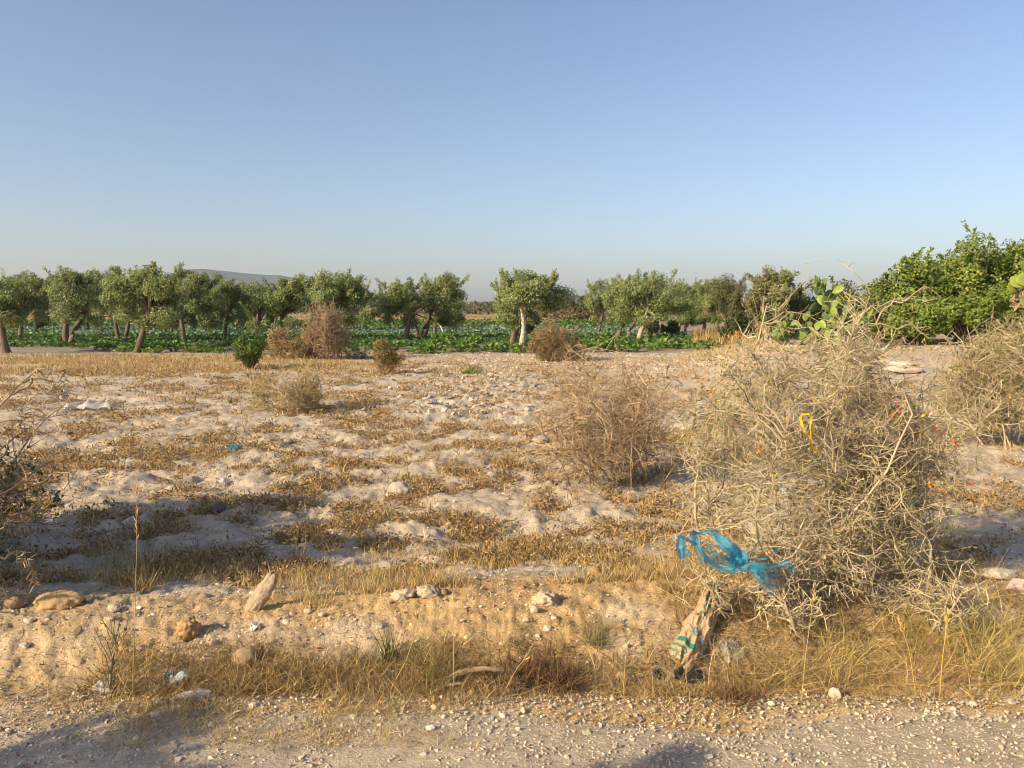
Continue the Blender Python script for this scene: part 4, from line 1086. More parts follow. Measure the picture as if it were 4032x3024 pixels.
# ------------------------------------------------------------------ dry weeds of the field
WEED = [(0.39, 0.27, 0.13), (0.46, 0.33, 0.16), (0.32, 0.21, 0.10), (0.53, 0.40, 0.20), (0.25, 0.175, 0.09)]
STRAW = [(0.50, 0.36, 0.15), (0.56, 0.42, 0.19), (0.42, 0.29, 0.11), (0.36, 0.27, 0.11)]
def build_weeds():
    rng = rng_(800)
    mb = MB()
    n = 90000
    r = np.exp(rng.uniform(math.log(4.7), math.log(33), n)); th = rng.uniform(-0.72, 0.72, n); x, y = r * np.sin(th), r * np.cos(th)
    wd = weeds(x, y) * (1 - 0.55 * sstep(0.3, 0.8, rubble_mask(x, y)))
    wd = wd * (0.55 + 0.45 * (1 - sstep(0.0, 0.18, x / y)))     # thinner to the right
    k = rng.random(n) < wd * 0.62 + 0.012 * field_mask(x, y)
    x, y, r = x[k], y[k], r[k]; n = len(x)
    print('weed clumps', n)
    c = np.stack([x, y, G(x, y)], 1)
    H = rng.uniform(0.025, 0.085, n) * (1 + 0.6 * (rng.random(n) < 0.12)) * (1 + 0.012 * r)
    tone0 = mixcols(WEED, [4, 3, 3, 1.2, 2], n, rng, 0.2)
    for sel, per, kk, wf in ((r < 11, 9, 3, 1.0), (r >= 11, 6, 2, 1.35)):
        m_ = int(sel.sum()); rr = np.repeat(r[sel], per); cs = np.repeat(c[sel], per, 0)
        base = cs + np.c_[rng.normal(size=(m_ * per, 2)) * 0.035 * (1 + rr[:, None] / 16), np.full(m_ * per, -0.005)]
        d = rng.normal(size=(m_ * per, 3)) * np.array([0.75, 0.75, 0.3]) + np.array([0, 0, 0.75])
        cc = np.repeat(tone0[sel], per, 0) * (1 + 0.2 * rng.normal(size=(m_ * per, 1)))
        blades(mb, base, d, np.repeat(H[sel], per) * rng.uniform(0.5, 1.5, m_ * per), (0.0045 + 0.0009 * rr) * wf, np.clip(cc, 0.02, 1), rng, k=kk, bend=0.9, wob=0.35)
    # curled dead leaves
    per = 5
    pos = np.repeat(c, per, 0) + rng.normal(size=(n * per, 3)) * np.array([0.04, 0.04, 0.0]) * (1 + np.repeat(r, per)[:, None] / 16)
    pos[:, 2] += np.repeat(H, per) * rng.uniform(0.05, 0.9, n * per)
    leaf_quads(mb, pos, rng.normal(size=(n * per, 3)), 0.022 + 0.0022 * np.repeat(r, per), 0.010 + 0.0011 * np.repeat(r, per), np.clip(np.repeat(mixcols(WEED, [4, 3, 3, 1, 2], n, rng, 0.25), per, 0), 0.02, 1), rng, fold=0.4)
    # taller dead stalks standing singly or in small bunches
    n = 1500; r = np.exp(rng.uniform(math.log(5.0), math.log(26), n)); th = rng.uniform(-0.7, 0.7, n); x, y = r * np.sin(th), r * np.cos(th)
    k = (rng.random(n) < 0.15 + 0.85 * weeds(x, y)) & (y > bank_y(x) + 0.3); x, y, r = x[k], y[k], r[k]; n = len(x)
    per = 7; c = np.repeat(np.stack([x, y, G(x, y)], 1), per, 0) + np.c_[rng.normal(size=(n * per, 2)) * 0.02, np.zeros(n * per)]
    blades(mb, c, rng.normal(size=(n * per, 3)) * np.array([0.4, 0.4, 0.1]) + np.array([0, 0, 1.0]), rng.uniform(0.07, 0.20, n * per) * np.repeat(rng.uniform(0.6, 1.3, n), per), 0.003 + 0.0008 * np.repeat(r, per), mixcols(WEED + STRAW[:2], [3, 3, 3, 2, 2, 2, 2], n * per, rng), rng, k=4, bend=0.5, wob=0.2)
    o = mb.build('dry_weeds', M_DRY, kind='stuff'); tag(o, 'brown withered weeds in patches over the chalk field', 'weeds')
    # straw stubble near the bank and golden grass strips
    mb = MB()
    n = 30000
    x = rng.uniform(-4.2, 4.2, n); y = bank_y(x) + 0.05 + 1.5 * rng.random(n) ** 1.6
    k = rng.random(n) < sstep(0.46, 0.6, fbm(x * 1.1, y * 1.6, 5, 3) + 0.07 * sstep(-1.5, 0, x)) ; x, y = x[k], y[k]; n = len(x)
    blades(mb, np.stack([x, y, G(x, y) - 0.004], 1), rng.normal(size=(n, 3)) * np.array([0.3, 0.3, 0]) + np.array([0, 0, 1.0]), rng.uniform(0.03, 0.13, n), rng.uniform(0.003, 0.006, n), mixcols(STRAW, [3, 3, 2, 2], n, rng), rng, k=3, bend=0.5)
    n = 26000
    y = rng.uniform(24.5, 40, n); x = (rng.random(n) * 2 - 1) * y * 0.78
    dn = (1 - 0.80 * sstep(-9, -3, x)) * sstep(24, 28, y) * (1 - sstep(37, 40, y)) * sstep(0.42, 0.56, fbm(x * 0.45, y * 0.8, 7, 4) + 0.10 * (1 - sstep(-10, -5, x)))
    dn = np.maximum(dn, sstep(0.2, 0.26, x / y) * (1 - sstep(0.30, 0.36, x / y)) * sstep(30, 34, y) * 0.9)
    k = rng.random(n) < dn; x, y = x[k], y[k]; n = len(x)
    base = np.stack([x, y, G(x, y)], 1); base = np.repeat(base, 3, 0) + np.c_[rng.normal(size=(3 * n, 2)) * 0.08, np.zeros(3 * n)]
    blades(mb, base, rng.normal(size=(3 * n, 3)) * np.array([0.5, 0.5, 0]) + np.array([0, 0, 1.0]), rng.uniform(0.05, 0.22, 3 * n), 0.028, mixcols([(0.44, 0.31, 0.14), (0.50, 0.38, 0.19), (0.33, 0.23, 0.10)], [3, 2, 2], 3 * n, rng), rng, k=2)
    # tall dry grass at the right beyond the track
    n = 5200; y = rng.uniform(42, 64, n); x = y * rng.uniform(0.235, 0.40, n)
    base = np.stack([x, y, G(x, y)], 1)
    blades(mb, base, rng.normal(size=(n, 3)) * 0.3 + np.array([0, 0, 1.0]), rng.uniform(0.35, 0.8, n), 0.09, mixcols([(0.47, 0.34, 0.15), (0.40, 0.28, 0.11)], [1, 1], n, rng), rng, k=3)
    o = mb.build('dry_grass', M_DRY, kind='stuff'); tag(o, 'golden dry grass stubble in strips across the field', 'grass')
build_weeds()

def build_verge():
    rng = rng_(820); mb = MB()
    def patch(n, x0, x1, y0, y1, lo, hi, wd, cols, wts, lean=0.45, thr=None, seed=1, k=4, bend=0.7, off=None):
        x = rng.uniform(x0, x1, n); y = rng.uniform(y0, y1, n)
        if off: y = bank_y(x) + rng.uniform(off[0], off[1], n)
        if thr: 
            kk = rng.random(n) < sstep(thr, thr + 0.12, fbm(x * 1.6, y * 2.2, seed, 3)); x, y = x[kk], y[kk]
        m = len(x)
        blades(mb, np.stack([x, y, G(x, y) - 0.005], 1), rng.normal(size=(m, 3)) * np.array([lean, lean, 0.1]) + np.array([0, 0, 0.9]), rng.uniform(lo, hi, m), wd * rng.uniform(0.7, 1.3, m), mixcols(cols, wts, m, rng), rng, k=k, bend=bend, wob=0.14)
    VG = STRAW + [(0.34, 0.25, 0.12), (0.24, 0.20, 0.085)]
    RB = [(0.26, 0.16, 0.08), (0.34, 0.22, 0.10), (0.20, 0.12, 0.065)]
    # flattened straw mat and litter at the foot of the bank
    patch(20000, -3.6, 3.8, 3.36, 4.05, 0.03, 0.11, 0.0038, VG + RB, [3, 2, 3, 3, 3, 2, 2, 2, 1], 1.7, 0.47, 3, 3, 0.9)
    patch(9500, -2.1, 1.3, 3.45, 3.9, 0.05, 0.17, 0.0040, VG + RB, [3, 3, 3, 3, 3, 3, 2, 2, 1], 0.9, 0.42, 5)
    patch(3000, -2.0, 0.2, 3.5, 3.8, 0.05, 0.16, 0.0042, RB + VG, [3, 3, 3, 1, 1, 1, 1, 1, 1], 0.8, 0.45, 35)
    # darker greenish patch left of centre
    patch(2600, -1.75, -0.25, 3.55, 3.85, 0.07, 0.20, 0.0042, [(0.28, 0.22, 0.09), (0.20, 0.18, 0.065), (0.42, 0.31, 0.13)], [2, 2, 1], 0.6, 0.48, 8)
    # fine straw on the gravel margin
    patch(7000, -2.2, 3.2, 3.15, 3.6, 0.03, 0.10, 0.0034, STRAW, [3, 3, 2, 2], 0.8, 0.50, 12)
    patch(5000, -1.7, -0.05, 3.0, 3.5, 0.03, 0.11, 0.0034, STRAW, [3, 3, 2, 2], 0.9, 0.45, 13)
    patch(2600, 0.2, 3.0, 3.1, 3.5, 0.03, 0.10, 0.0034, STRAW + RB, [3, 3, 2, 2, 2, 2, 1], 1.0, 0.52, 19)
    # tangled tawny grass below the big thorn bush
    patch(9000, 0.9, 3.8, 3.55, 4.5, 0.06, 0.22, 0.0040, VG + RB, [3, 2, 2, 3, 3, 2, 3, 3, 3], 1.15, 0.42, 14, 4, 0.9)
    patch(5000, 0.9, 3.8, 3.6, 4.4, 0.12, 0.34, 0.0036, STRAW + [(0.40, 0.34, 0.13)], [3, 3, 2, 2, 2], 0.75, 0.50, 15, 5, 1.1)
    patch(3600, 1.6, 3.9, 3.5, 4.1, 0.12, 0.34, 0.0038, [(0.55, 0.44, 0.18), (0.44, 0.37, 0.14), (0.36, 0.32, 0.11)], [3, 3, 2], 0.55, 0.48, 17, 4, 0.8)
    # thin litter over the bank face
    patch(16000, -3.8, 3.0, 0, 0, 0.02, 0.08, 0.0032, VG + RB, [3, 2, 3, 3, 3, 1, 2, 2, 1], 1.6, 0.43, 21, 3, 0.8, off=(-0.9, 0.15))
    o = mb.build('verge_grass', M_DRY, kind='stuff'); tag(o, 'matted straw-coloured grass along the foot of the bank', 'grass')
build_verge()

def tuft(u, v, label, seed, n, L, wd, cols, lean=0.5, spread=0.06, name='weed_tuft', cat='weed', group=None, bend=0.6, pos=None):
    rng = rng_(seed); p = hit(u, v) if pos is None else np.array(pos); mb = MB()
    b = np.c_[rng.normal(size=(n, 2)) * spread, np.full(n, -0.01)]
    blades(mb, b, rng.normal(size=(n, 3)) * np.array([lean, lean, 0.1]) + np.array([0, 0, 0.9]), rng.uniform(0.4, 1, n) * L, wd, mixcols(cols, [1] * len(cols), n, rng), rng, k=5, bend=bend, wob=0.12)
    return tag(mb.build(name, M_DRY, loc=p), label, cat, group)
tuft(2090, 2660, 'dark reddish brown withered weed clump at the foot of the bank', 901, 420, 0.20, 0.006, [(0.16, 0.09, 0.055), (0.22, 0.13, 0.07), (0.11, 0.07, 0.045)], 0.7, 0.09)
tuft(2220, 2690, 'dark brown weed clump right of the reddish one', 902, 360, 0.17, 0.006, [(0.17, 0.10, 0.06), (0.25, 0.16, 0.08)], 0.8, 0.05)
tuft(2345, 2530, 'grey-green fine grass tuft on the sandy bank', 903, 170, 0.20, 0.004, [(0.30, 0.26, 0.12), (0.22, 0.21, 0.09)], 0.6, 0.03)
tuft(1535, 2600, 'thin dark green upright weed among the straw', 904, 40, 0.26, 0.006, [(0.10, 0.13, 0.03), (0.07, 0.10, 0.03)], 0.18, 0.02, bend=0.2)
tuft(2900, 2760, 'dark red-brown low weed below the paper sack', 905, 420, 0.12, 0.006, [(0.20, 0.10, 0.06), (0.15, 0.08, 0.05), (0.28, 0.17, 0.08)], 1.0, 0.05)
tuft(1855, 1470, 'small fresh green weed in the heap of clods', 906, 160, 0.36, 0.03, [(0.20, 0.25, 0.05), (0.15, 0.20, 0.04)], 0.7, 0.16)
tuft(1250, 2375, 'bright straw tuft on the crest right of the pointed rock', 907, 130, 0.16, 0.0045, STRAW[:2], 0.3, 0.06)
tuft(560, 2325, 'withered pale thistle stalk at the shadow edge', 908, 60, 0.20, 0.006, STRAW, 0.35, 0.03)

def stalk(pts, depth, label, seed, r=0.0022, col=(0.55, 0.41, 0.19), head=True, grp=None):
    rng = rng_(seed); P = np.array([at(u, v, depth) for u, v in pts]); b = P[0].copy(); b[2] = float(G(b[0], b[1])); P[0] = b
    mb = MB(); Q = P - b
    t = np.linspace(0, len(Q) - 1, 12); i = np.minimum(t.astype(int), len(Q) - 2); f = (t - i)[:, None]
    pl = Q[i] * (1 - f) + Q[i + 1] * f; pl[0, 2] -= 0.03
    tubes(mb, pl[None], np.linspace(r, r * 0.6, 12)[None], np.array(col), s=4)
    if head:
        s_, d_ = sprout(pl[None, 8:], 18, 0.1, 1, 10, 35, rng)
        leaf_quads(mb, s_, d_, 0.035, 0.006, mixcols([col], [1], 18, rng), rng)
    return tag(mb.build('grass_stalk', M_DRY, loc=b), label, 'grass', grp)
stalk([(520, 2740), (528, 2560), (534, 2300), (540, 2130), (536, 2000)], 3.5, 'tall single dry grass stalk with a seed head at the left', 921)
stalk([(1788, 2715), (1786, 2560), (1784, 2400), (1786, 2270)], 3.52, 'thin upright straw before the curved root', 922, 0.0018, head=False)
stalk([(1525, 2740), (1600, 2600), (1650, 2450), (1640, 2430)], 3.5, 'slanting straw crossing the dark grass patch', 923, 0.002)
stalk([(1975, 2740), (2030, 2640), (2090, 2560)], 3.5, 'slanting straw right of the curved root', 924, 0.002)
stalk([(3155, 2780), (3170, 2600), (3190, 2450), (3210, 2310)], 3.42, 'tall yellow straw in front of the thorn bush', 925, 0.002)
stalk([(3700, 2740), (3710, 2600), (3725, 2480), (3735, 2400)], 3.5, 'thick golden straw at the right of the verge', 926, 0.0026, (0.60, 0.42, 0.10))
stalk([(3610, 2700), (3580, 2560), (3540, 2440)], 3.5, 'golden straw leaning left below the thorn bush', 927, 0.0022, (0.58, 0.42, 0.12))
stalk([(500, 2730), (470, 2600), (455, 2560)], 3.45, 'short straw beside the tall dry stalk', 928, 0.002)
stalk([(2455, 2720), (2462, 2600), (2475, 2500)], 3.5, 'thin straw just left of the paper sack', 929, 0.0018)

# the half-dead stem with green shoots on the verge
def build_stem_shrub():
    rng = rng_(930); b = hit(432, 2735); root = empty('broom_shoot', b, 'grey dead stem with thin dark green shoots on the verge', 'shrub')
    d = b[1]
    P = np.array([at(u, v, d) for u, v in [(434, 2740), (436, 2660), (440, 2600), (452, 2560), (455, 2520)]]) - b
    mb = MB(); tubes(mb, P[None], np.array([[0.0065, 0.006, 0.0055, 0.005, 0.004]]), np.array((0.30, 0.24, 0.18)), s=6)
    P2 = np.array([at(u, v, d) for u, v in [(440, 2600), (430, 2555), (420, 2530)]]) - b
    tubes(mb, P2[None], np.array([[0.005, 0.004, 0.003]]), np.array((0.28, 0.22, 0.16)), s=5)
    mb.build('stem', M_TWIG, root, smooth=True)
    mb = MB()
    s_, dd = sprout(np.stack([P]), 26, 0, 1, 15, 60, rng)
    pl = grow(s_, dd * 0.55 + np.array([0, 0, 0.6]), rng.uniform(0.08, 0.26, 26), 5, 0.16, 0, rng)
    tubes(mb, pl, np.linspace(0.0022, 0.0012, 5)[None], vary((0.13, 0.12, 0.05), 26, rng), s=3)
    q, qd = sprout(pl, 160, 0.1, 1, 25, 60, rng)
    leaf_quads(mb, q, qd, 0.018, 0.005, vary((0.10, 0.13, 0.04), 160, rng), rng)
    o = mb.build('shoots', M_LEAF, root); o['kind'] = 'stuff'
build_stem_shrub()
def build_root():
    d = hit(1800, 2700)[1]
    pts = [(1722, 2708), (1755, 2680), (1800, 2652), (1850, 2638), (1910, 2632), (1960, 2638), (2010, 2648), (2050, 2660)]
    P = np.array([at(u, v, d + 0.015 * i) for i, (u, v) in enumerate(pts)]); b = P[0].copy(); mb = MB()
    tubes(mb, (P - b)[None], np.array([[0.013, 0.016, 0.015, 0.014, 0.013, 0.012, 0.010, 0.007]]), np.array((0.36, 0.27, 0.17)), s=8)
    P2 = np.array([at(u, v, d - 0.03) for u, v in [(1735, 2725), (1765, 2698), (1820, 2690), (1830, 2700)]]) - b
    tubes(mb, P2[None], np.array([[0.008, 0.009, 0.008, 0.004]]), np.array((0.33, 0.25, 0.16)), s=6)
    tag(mb.build('dead_root', M_BARK, smooth=True, loc=b), 'curved grey-brown dead root arching over the weeds at the verge', 'root')
build_root()

# ------------------------------------------------------------------ litter
M_BLUE = mat_plain('blue_film', (0.045, 0.37, 0.58), 0.4, trans=0.5, alpha=0.8, spec=0.4, bump=0.6, bscale=70)
M_BLUE_THIN = mat_plain('thin_blue_film', (0.09, 0.42, 0.60), 0.4, trans=0.5, alpha=0.55, spec=0.4, bump=0.6, bscale=80)
M_WHITE = mat_plain('white_film', (0.60, 0.59, 0.58), 0.4, trans=0.35, alpha=0.9, spec=0.4, bump=0.6, bscale=30)
M_YEL = mat_plain('yellow_tape', (0.78, 0.50, 0.02), 0.45, trans=0.2, spec=0.3)
M_BLACK = mat_plain('black_film', (0.02, 0.022, 0.025), 0.35, spec=0.5, bump=0.8, bscale=40)
M_KRAFT = mat_plain('kraft_paper', (0.42, 0.305, 0.175), 0.8, spec=0.15, bump=0.5, bscale=22)
M_INKG = mat_plain('green_ink', (0.035, 0.19, 0.135), 0.75, spec=0.15, bscale=200)
M_INKB = mat_plain('blue_ink', (0.13, 0.20, 0.24), 0.75, spec=0.15, bscale=200)
M_PAPER = mat_plain('white_paper', (0.66, 0.62, 0.58), 0.7, spec=0.2)

def ribbon(pts, widths, depth, seed, wav=0.25, nl=26, nw=7, dz=0.0, slack=0.03):
    """a crumpled strip of film; pts in photo pixels at the given depths"""
    rng = rng_(seed)
    P = np.array([at(u, v, depth + slack * math.sin(i * 1.7 + seed)) for i, (u, v) in enumerate(pts)])
    t = np.linspace(0, len(P) - 1, nl); i = np.minimum(t.astype(int), len(P) - 2); f = (t - i)
    # smooth
    Pm = np.vstack([P[0], P, P[-1]])
    a, b_, c_, d_ = Pm[i], Pm[i + 1], Pm[i + 2], Pm[np.minimum(i + 3, len(Pm) - 1)]
    f_ = f[:, None]
    C = 0.5 * (2 * b_ + (c_ - a) * f_ + (2 * a - 5 * b_ + 4 * c_ - d_) * f_ ** 2 + (3 * b_ - a - 3 * c_ + d_) * f_ ** 3)
    W = np.interp(t, np.arange(len(widths)) * (len(P) - 1) / (len(widths) - 1), widths) * depth / FPX
    T = nrm(np.gradient(C, axis=0)); vdir = np.array([0, 1.0, -0.1])
    S = nrm(np.cross(T, vdir)); N = np.cross(S, T)
    s = np.linspace(-0.5, 0.5, nw)
    X, S_ = np.meshgrid(t, s, indexing='ij')
    fold = W[:, None] * wav * (np.sin(S_ * 9 + seed + X * 0.7) + 0.6 * (fbm(X * 1.5 + seed, S_ * 6, seed, 2) - 0.5) * 2)
    edge = 1 + 0.18 * rng.normal(size=(nl, 1))
    V = C[:, None] + S[:, None] * (W[:, None] * S_ * edge)[..., None] + N[:, None] * fold[..., None]
    idx = np.arange(nl * nw).reshape(nl, nw)
    Q = np.stack([idx[:-1, :-1], idx[:-1, 1:], idx[1:, 1:], idx[1:, :-1]], -1).reshape(-1, 4)
    return V.reshape(-1, 3), Q

def zb(pts):    # zoom coordinates of the study crop -> photo pixels
    return [(2560 + x * 0.3977, 2040 + y * 0.3977) for x, y in pts]
D_BAG = 3.90
bagb = at(2900, 2200, D_BAG)
BAG = empty('blue_plastic_bag', bagb, 'torn blue plastic bag snagged on the twigs of the big thorn bush', 'bag')
strips = [([(300, 180), (305, 290), (322, 405)], [30, 45, 22], 0, 'torn_strip'), ([(345, 300), (365, 345), (415, 375)], [18, 34, 12], 1, 'torn_strip'), ([(285, 178), (370, 215), (458, 265)], [12, 14, 14], 0, 'handle'),
          ([(412, 125), (430, 180), (452, 262)], [20, 28, 22], 0, 'handle'), ([(415, 150), (520, 148), (600, 120)], [14, 16, 10], 0, 'handle'), ([(600, 118), (690, 210), (780, 285), (850, 380), (890, 470)], [10, 38, 55, 62, 60], 0, 'side_panel'),
          ([(450, 200), (490, 310), (575, 405), (700, 475), (860, 505)], [24, 46, 52, 48, 40], 1, 'side_panel'), ([(455, 210), (500, 320), (590, 425), (720, 500), (870, 512)], [8, 18, 16, 14, 18], 0, 'hem'), ([(590, 325), (690, 375), (800, 412)], [10, 14, 16], 0, 'torn_strip'),
          ([(560, 270), (700, 285), (810, 300)], [16, 14, 10], 1, 'torn_strip'), ([(790, 370), (860, 430), (900, 490), (915, 535)], [40, 66, 62, 20], 0, 'knot'), ([(830, 260), (850, 330), (930, 400), (950, 450)], [20, 40, 44, 30], 0, 'knot'),
          ([(980, 480), (1060, 540), (1140, 610), (1190, 690), (1195, 770)], [26, 50, 52, 56, 14], 1, 'torn_panel'), ([(985, 475), (1060, 520), (1140, 590)], [18, 30, 26], 0, 'torn_panel'), ([(975, 455), (1120, 490), (1260, 478), (1375, 430)], [14, 34, 26, 20], 0, 'torn_strip'),
          ([(1150, 540), (1230, 565), (1300, 560)], [16, 18, 10], 1, 'torn_strip'), ([(1385, 465), (1400, 500), (1400, 540)], [16, 20, 10], 0, 'scrap'), ([(1225, 295), (1235, 315), (1238, 340)], [12, 18, 10], 0, 'scrap'), ([(975, 408), (1080, 410), (1155, 398)], [6, 8, 6], 0, 'torn_strip')]
for i, (pts, wd, thin, nm) in enumerate(strips):
    V, Q = ribbon(zb(pts), wd, D_BAG - 0.02 * (i % 3), 40 + i, wav=0.16)
    mb = MB(); mb.add(V - bagb, Q=Q); mb.build(nm, M_BLUE_THIN if thin else M_BLUE, BAG, smooth=True)
# the twig the bag hangs from
mb = MB(); P = np.array([at(u, v, D_BAG + 0.02) for u, v in [(2560, 2124), (2600, 2112), (2650, 2108), (2695, 2092), (2740, 2088), (2780, 2076), (2820, 2080), (2860, 2064), (2900, 2066), (2950, 2044), (3000, 2048), (3050, 2020), (3100, 2026)]]) - np.array(BIG.location)
tubes(mb, P[None], np.linspace(0.0022, 0.0055, 13)[None], np.array(TAN), s=7); mb.build('stems', M_TWIG, BIG)
# yellow strip
YB = at(3170, 1640, 3.98)
YS = empty('yellow_strip', YB, 'bright yellow plastic tape dangling in the big thorn bush', 'tape')
for pts, wd in [([(3150, 1640), (3158, 1675), (3168, 1700), (3178, 1725)], [9, 10, 10, 8]), ([(3196, 1640), (3190, 1680), (3192, 1720), (3196, 1755), (3230, 1785)], [9, 7, 8, 11, 8]), ([(3150, 1640), (3165, 1632), (3185, 1632), (3196, 1640)], [6, 6, 6, 6])]:
    V, Q = ribbon(pts, wd, 3.98, 70, wav=0.2, nw=4); mb = MB(); mb.add(V - YB, Q=Q); mb.build('tape_length', M_YEL, YS, smooth=True)
# white film on the field, blue rag, scraps
def film(name, u, v, w_, h_, label, seed, mat, cat, amp=0.05, depth_len=None, nl=26, nw=16, rot=0.0, lift=0.01, group=None, pinch=0.5):
    rng = rng_(seed); p = hit(u, v); px = p[1] / FPX
    Lx = w_ * px; Ly = depth_len or h_ * px * 2
    a, b = np.meshgrid(np.linspace(-0.5, 0.5, nl), np.linspace(-0.5, 0.5, nw), indexing='ij')
    prof = 1 - pinch * np.abs(2 * a) ** 1.5 * (0.6 + 0.8 * vnoise(a * 5, a * 0, seed))
    X = a * Lx + 0.05 * Lx * (fbm(a * 4, b * 4, seed + 1, 2) - 0.5); Y = b * Ly * prof + 0.3 * Ly * (fbm(a * 3, a * 0 + 1, seed + 2, 2) - 0.5)
    X, Y = X * math.cos(rot) - Y * math.sin(rot), X * math.sin(rot) + Y * math.cos(rot)
    crum = np.abs(fbm(a * 5 + seed, b * 4, seed + 3, 3) - 0.5) * 2
    Z = G(p[0] + X, p[1] + Y) - p[2] + lift + amp * crum + amp * 0.8 * (1 - (2 * b) ** 2) * vnoise(a * 4 + seed, a * 0, seed)
    idx = np.arange(nl * nw).reshape(nl, nw)
    Q = np.stack([idx[:-1, :-1], idx[1:, :-1], idx[1:, 1:], idx[:-1, 1:]], -1).reshape(-1, 4)
    mb = MB(); mb.add(np.stack([X, Y, Z], -1), Q=Q)
    return tag(mb.build(name, mat, smooth=True, loc=p), label, cat, group)
film('plastic_sheet', 350, 1612, 190, 30, 'long white plastic sheet crumpled on the chalk field', 71, M_WHITE, 'plastic', 0.14, 0.5)
film('plastic_scrap', 252, 1572, 34, 30, 'small white plastic scrap behind the long sheet', 72, M_WHITE, 'plastic', 0.22, 0.25)
film('blue_rag', 922, 1772, 52, 30, 'small crumpled bright blue bag on the chalk field', 73, M_BLUE, 'bag', 0.10, 0.22)
film('paper_scrap', 412, 2722, 96, 22, 'dirty white paper on the verge at the foot of the grey stem', 74, M_PAPER, 'paper', 0.015, 0.10)
film('blue_rag', 700, 2706, 90, 16, 'faded blue and white rag lying over the chalky lump', 75, mat_plain('faded_cloth', (0.32, 0.42, 0.47), 0.8, spec=0.1), 'rag', 0.03, 0.05, lift=0.03)
film('blue_rag', 672, 2700, 26, 24, 'small knot of darker blue cloth at the end of the rag', 76, mat_plain('blue_cloth', (0.05, 0.20, 0.32), 0.8, spec=0.1), 'rag', 0.04, 0.05, lift=0.03)
film('paper_scrap', 1003, 2478, 34, 20, 'small white torn packaging on the bank face', 77, M_PAPER, 'paper', 0.02, 0.06)
film('plastic_scrap', 872, 1908, 48, 20, 'white tapered plastic scrap in mid field', 78, M_WHITE, 'plastic', 0.05, 0.09)
film('food_wrapper', 3100, 1950, 70, 40, 'crumpled blue and white wrapper behind the big thorn bush', 79, mat_plain('wrapper', (0.36, 0.45, 0.52), 0.4, spec=0.4), 'wrapper', 0.14, 0.2)
film('black_plastic', 2712, 2668, 120, 30, 'shiny black plastic film under the end of the paper sack', 80, M_BLACK, 'plastic', 0.022, 0.14)
film('black_plastic', 2590, 2665, 40, 34, 'small black plastic piece left of the sack end', 81, M_BLACK, 'plastic', 0.018, 0.08)
film('plastic_scrap', 2880, 2592, 90, 30, 'pale crushed plastic wrap in the grass right of the sack', 82, mat_plain('clear_wrap', (0.45, 0.45, 0.38), 0.3, trans=0.3, alpha=0.6, spec=0.5), 'plastic', 0.05, 0.12)
film('plastic_scrap', 3062, 2400, 40, 34, 'thin whitish scrap hanging in the grass below the blue bag', 83, M_WHITE, 'plastic', 0.06, 0.06, lift=0.06)

# white leaning board between the olive trees
pb = hit(1748, 1312); mb = MB(); q = at(1724, 1262, pb[1]) - pb
tubes(mb, np.stack([[0, 0, -0.05], q * 0.5, q])[None], np.array([[0.07, 0.07, 0.06]]), np.array((0.72, 0.72, 0.74)), s=6)
tag(mb.build('irrigation_pipe', M_STONE, smooth=True, loc=pb), 'white pipe leaning beside the central olive pair', 'pipe')

